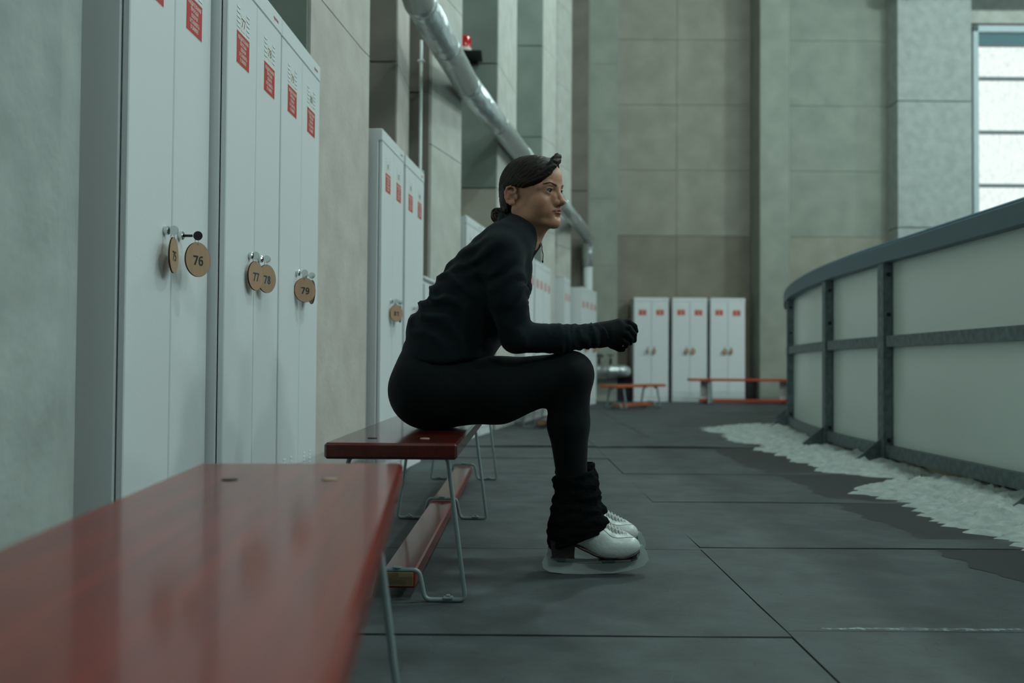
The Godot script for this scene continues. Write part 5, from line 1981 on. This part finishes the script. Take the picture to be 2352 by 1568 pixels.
func make_skate(t: Node3D, off: Vector3, k: int) -> void:
	var s := Node3D.new()
	s.name = "ice_skate"
	t.add_child(s, true)
	s.position = off + (Vector3(0, 0, -2.95) if k == 0 else Vector3(0.024, 0, -3.185))
	s.set_meta("label", "white figure skate in a clear blade guard, " + ("near foot" if k == 0 else "far foot"))
	if not cache.has("boot"):
		var F := Field.new(Vector3(0.09, 0.03, -0.065), Vector3(0.4, 0.25, 0.065), 0.0036)
		F.cone(Vector3(0.186, 0.225, 0), Vector3(0.184, 0.14, 0), 0.038, 0.038, 0.02)
		F.egg(Vector3(0.17, 0.115, 0), Vector3(0.042, 0.045, 0.036), 0.02)
		F.cone(Vector3(0.185, 0.15, 0), Vector3(0.262, 0.106, 0), 0.046, 0.04, 0.03)
		F.cone(Vector3(0.25, 0.102, 0), Vector3(0.325, 0.082, 0), 0.04, 0.03, 0.02)
		F.egg(Vector3(0.322, 0.0815, 0), Vector3(0.06, 0.0375, 0.044), 0.02)
		F.egg(Vector3(0.29, 0.075, 0), Vector3(0.06, 0.035, 0.044), 0.02)
		# tongue ridge under the laces
		F.cone(Vector3(0.265, 0.142, 0), Vector3(0.338, 0.113, 0), 0.012, 0.008, 0.012)
		# flat underneath, following the raised arch
		var under := func(p: Vector3, w: float) -> float:
			return maxf(w, sole_y(p.x) + 0.004 - p.y)
		F.each(under, 0.06)
		cache["boot"] = F.net()
		var seam := PackedVector3Array()
		for i in 41:
			var a := lerpf(-2.15, 2.15, i / 40.0)
			var q := Vector3(0.298 + cos(a) * 0.066, 0.118 + 0.01 * cos(a * 0.7), sin(a) * 0.034)
			q.y = 0.2
			q = F.drop(q - Vector3(0, 0.1, 0), Vector3.UP, 0.1)
			seam.append(q + Vector3(0, 0.0002, 0))
		var sm := begin(true)
		tube(sm, seam, 0.0011, -1.0, 6)
		cache["seam"] = finish(sm)
		var st := begin(true)
		# welted sole
		var N := 24
		var rows := []
		for i in N + 1:
			var x := lerpf(0.118, 0.379, float(i) / N)
			var hw := 0.037 * sqrt(clampf(1.0 - pow((x - 0.25) / 0.134, 6.0), 0.0, 1.0)) * (1.0 if x > 0.24 else lerpf(0.82, 1.0, (x - 0.118) / 0.122))
			rows.append([Vector3(x, sole_y(x) + 0.006, hw), Vector3(x, sole_y(x) - 0.001, hw), Vector3(x, sole_y(x) - 0.001, -hw), Vector3(x, sole_y(x) + 0.006, -hw)])
		for i in N:
			for q in 4:
				var q2 := (q + 1) % 4
				var nn: Vector3 = [Vector3(0, 0, 1), Vector3(0, -1, 0), Vector3(0, 0, -1), Vector3(0, 1, 0)][q]
				face(st, rows[i][q], rows[i][q2], rows[i + 1][q2], rows[i + 1][q], nn)
		cache["sole"] = finish(st)
		var sh := begin()
		prism(sh, P([0.122, 0.052, 0.186, 0.05, 0.188, 0.088, 0.116, 0.1]), -0.031, 0.031, 2)
		cache["heel"] = finish(sh)
		# blade: runner, three posts and two plates
		var sb := begin()
		prism(sb, P([0.11, 0.016, 0.2, 0.006, 0.3, 0.008, 0.365, 0.02, 0.386, 0.036, 0.38, 0.044, 0.36, 0.036, 0.3, 0.031, 0.2, 0.03, 0.13, 0.033, 0.108, 0.03]), -0.002, 0.002, 2)
		prism(sb, P([0.138, 0.03, 0.158, 0.03, 0.166, 0.05, 0.134, 0.05]), -0.002, 0.002, 2)
		prism(sb, P([0.27, 0.029, 0.306, 0.03, 0.312, 0.046, 0.262, 0.048]), -0.002, 0.002, 2)
		prism(sb, P([0.356, 0.034, 0.372, 0.04, 0.374, 0.062, 0.352, 0.05]), -0.002, 0.002, 2)
		cache["blade"] = finish(sb)
		var sp := begin()
		box(sp, Vector3(0.153, 0.05, 0), Vector3(0.07, 0.004, 0.05), 0.001)
		box(sp, Vector3(0.315, 0.0455, 0), Vector3(0.115, 0.003, 0.05), 0.001, Transform3D(Basis(Vector3.BACK, 0.04), Vector3(0.002, -0.0125, 0)))
		cache["blade_plate"] = finish(sp)
		# guard: a clear channel with upturned ends
		var gout := P([0.093, 0.03, 0.097, 0.016, 0.115, 0.006, 0.16, 0.001, 0.22, 0.0, 0.3, 0.003, 0.36, 0.014, 0.392, 0.026, 0.406, 0.042, 0.403, 0.06, 0.393, 0.08, 0.386, 0.086, 0.379, 0.08, 0.381, 0.062, 0.374, 0.046, 0.355, 0.037, 0.3, 0.032, 0.2, 0.031, 0.14, 0.034, 0.127, 0.04, 0.122, 0.062, 0.113, 0.066, 0.103, 0.056])
		var sg := begin()
		prism(sg, gout, 0.004, 0.009, 2)
		prism(sg, gout, -0.009, -0.004, 2)
		prism(sg, P([0.097, 0.016, 0.115, 0.006, 0.16, 0.001, 0.22, 0.0, 0.3, 0.003, 0.36, 0.014, 0.392, 0.026, 0.388, 0.03, 0.36, 0.018, 0.3, 0.007, 0.22, 0.004, 0.16, 0.005, 0.118, 0.01, 0.1, 0.019]), -0.004, 0.004, 2)
		cache["guard"] = finish(sg)
		# laces: crossing tubes between two rows of eyelets
		var rowsl := []
		var sl := begin(true)
		var se := begin(true)
		for i in 7:
			var u := i / 6.0
			var top := Vector3(lerpf(0.283, 0.345, u), lerpf(0.1505, 0.1175, u), 0)
			var hw2 := lerpf(0.023, 0.017, u)
			var drop := lerpf(0.021, 0.015, u)
			var e1 := top + Vector3(-0.006, -drop, hw2)
			var e2 := top + Vector3(-0.006, -drop, -hw2)
			rowsl.append([e1, e2, top])
			for e in [e1, e2]:
				var sd := signf(e.z)
				lathe(se, P([0.0012, -0.0006, 0.0031, -0.0006, 0.0031, 0.0006, 0.0012, 0.0006]), 10, Transform3D(Basis(Vector3.RIGHT, sd * 0.9), e + Vector3(0, 0.0, sd * 0.001)))
		for i in 6:
			for sd in [0, 1]:
				var a: Vector3 = rowsl[i + 1][sd]
				var b: Vector3 = rowsl[i][1 - sd]
				var m: Vector3 = (rowsl[i][2] + rowsl[i + 1][2]) / 2 + Vector3(0, 0.0025, 0)
				var pm := a.lerp(m, 0.55) + Vector3(0, 0.006, (a.z) * 0.35)
				var pm2 := b.lerp(m, 0.55) + Vector3(0, 0.006, (b.z) * 0.35)
				tube(sl, rounded(PackedVector3Array([a, pm, m, pm2, b]), 0.01, 4), 0.0024, -1.0, 7)
		cache["laces"] = finish(sl)
		cache["eyelets"] = finish(se)
	part("boot", cache["boot"], M.boot_leather, s)
	part("seam", cache["seam"], M.eyelet, s)
	part("sole", cache["sole"], M.sole_brown, s)
	part("heel", cache["heel"], M.heel_black, s)
	part("blade", cache["blade"], M.blade_steel, s)
	part("blade_plate", cache["blade_plate"], M.blade_steel, s)
	part("blade_guard", cache["guard"], M.guard_plastic, s)
	part("laces", cache["laces"], M.lace, s)
	part("eyelets", cache["eyelets"], M.eyelet, s)

func sole_y(x: float) -> float:
	# height of the sole's underside along the boot
	var k := [[0.1, 0.096], [0.186, 0.086], [0.218, 0.071], [0.25, 0.056], [0.283, 0.0485], [0.33, 0.048], [0.36, 0.056], [0.385, 0.07]]
	for i in k.size() - 1:
		if x < k[i + 1][0]:
			return lerpf(k[i][1], k[i + 1][1], smoothstep(0.0, 1.0, clampf((x - k[i][0]) / (k[i + 1][0] - k[i][0]), 0.0, 1.0)) * 0.4 + 0.6 * clampf((x - k[i][0]) / (k[i + 1][0] - k[i][0]), 0.0, 1.0))
	return 0.07
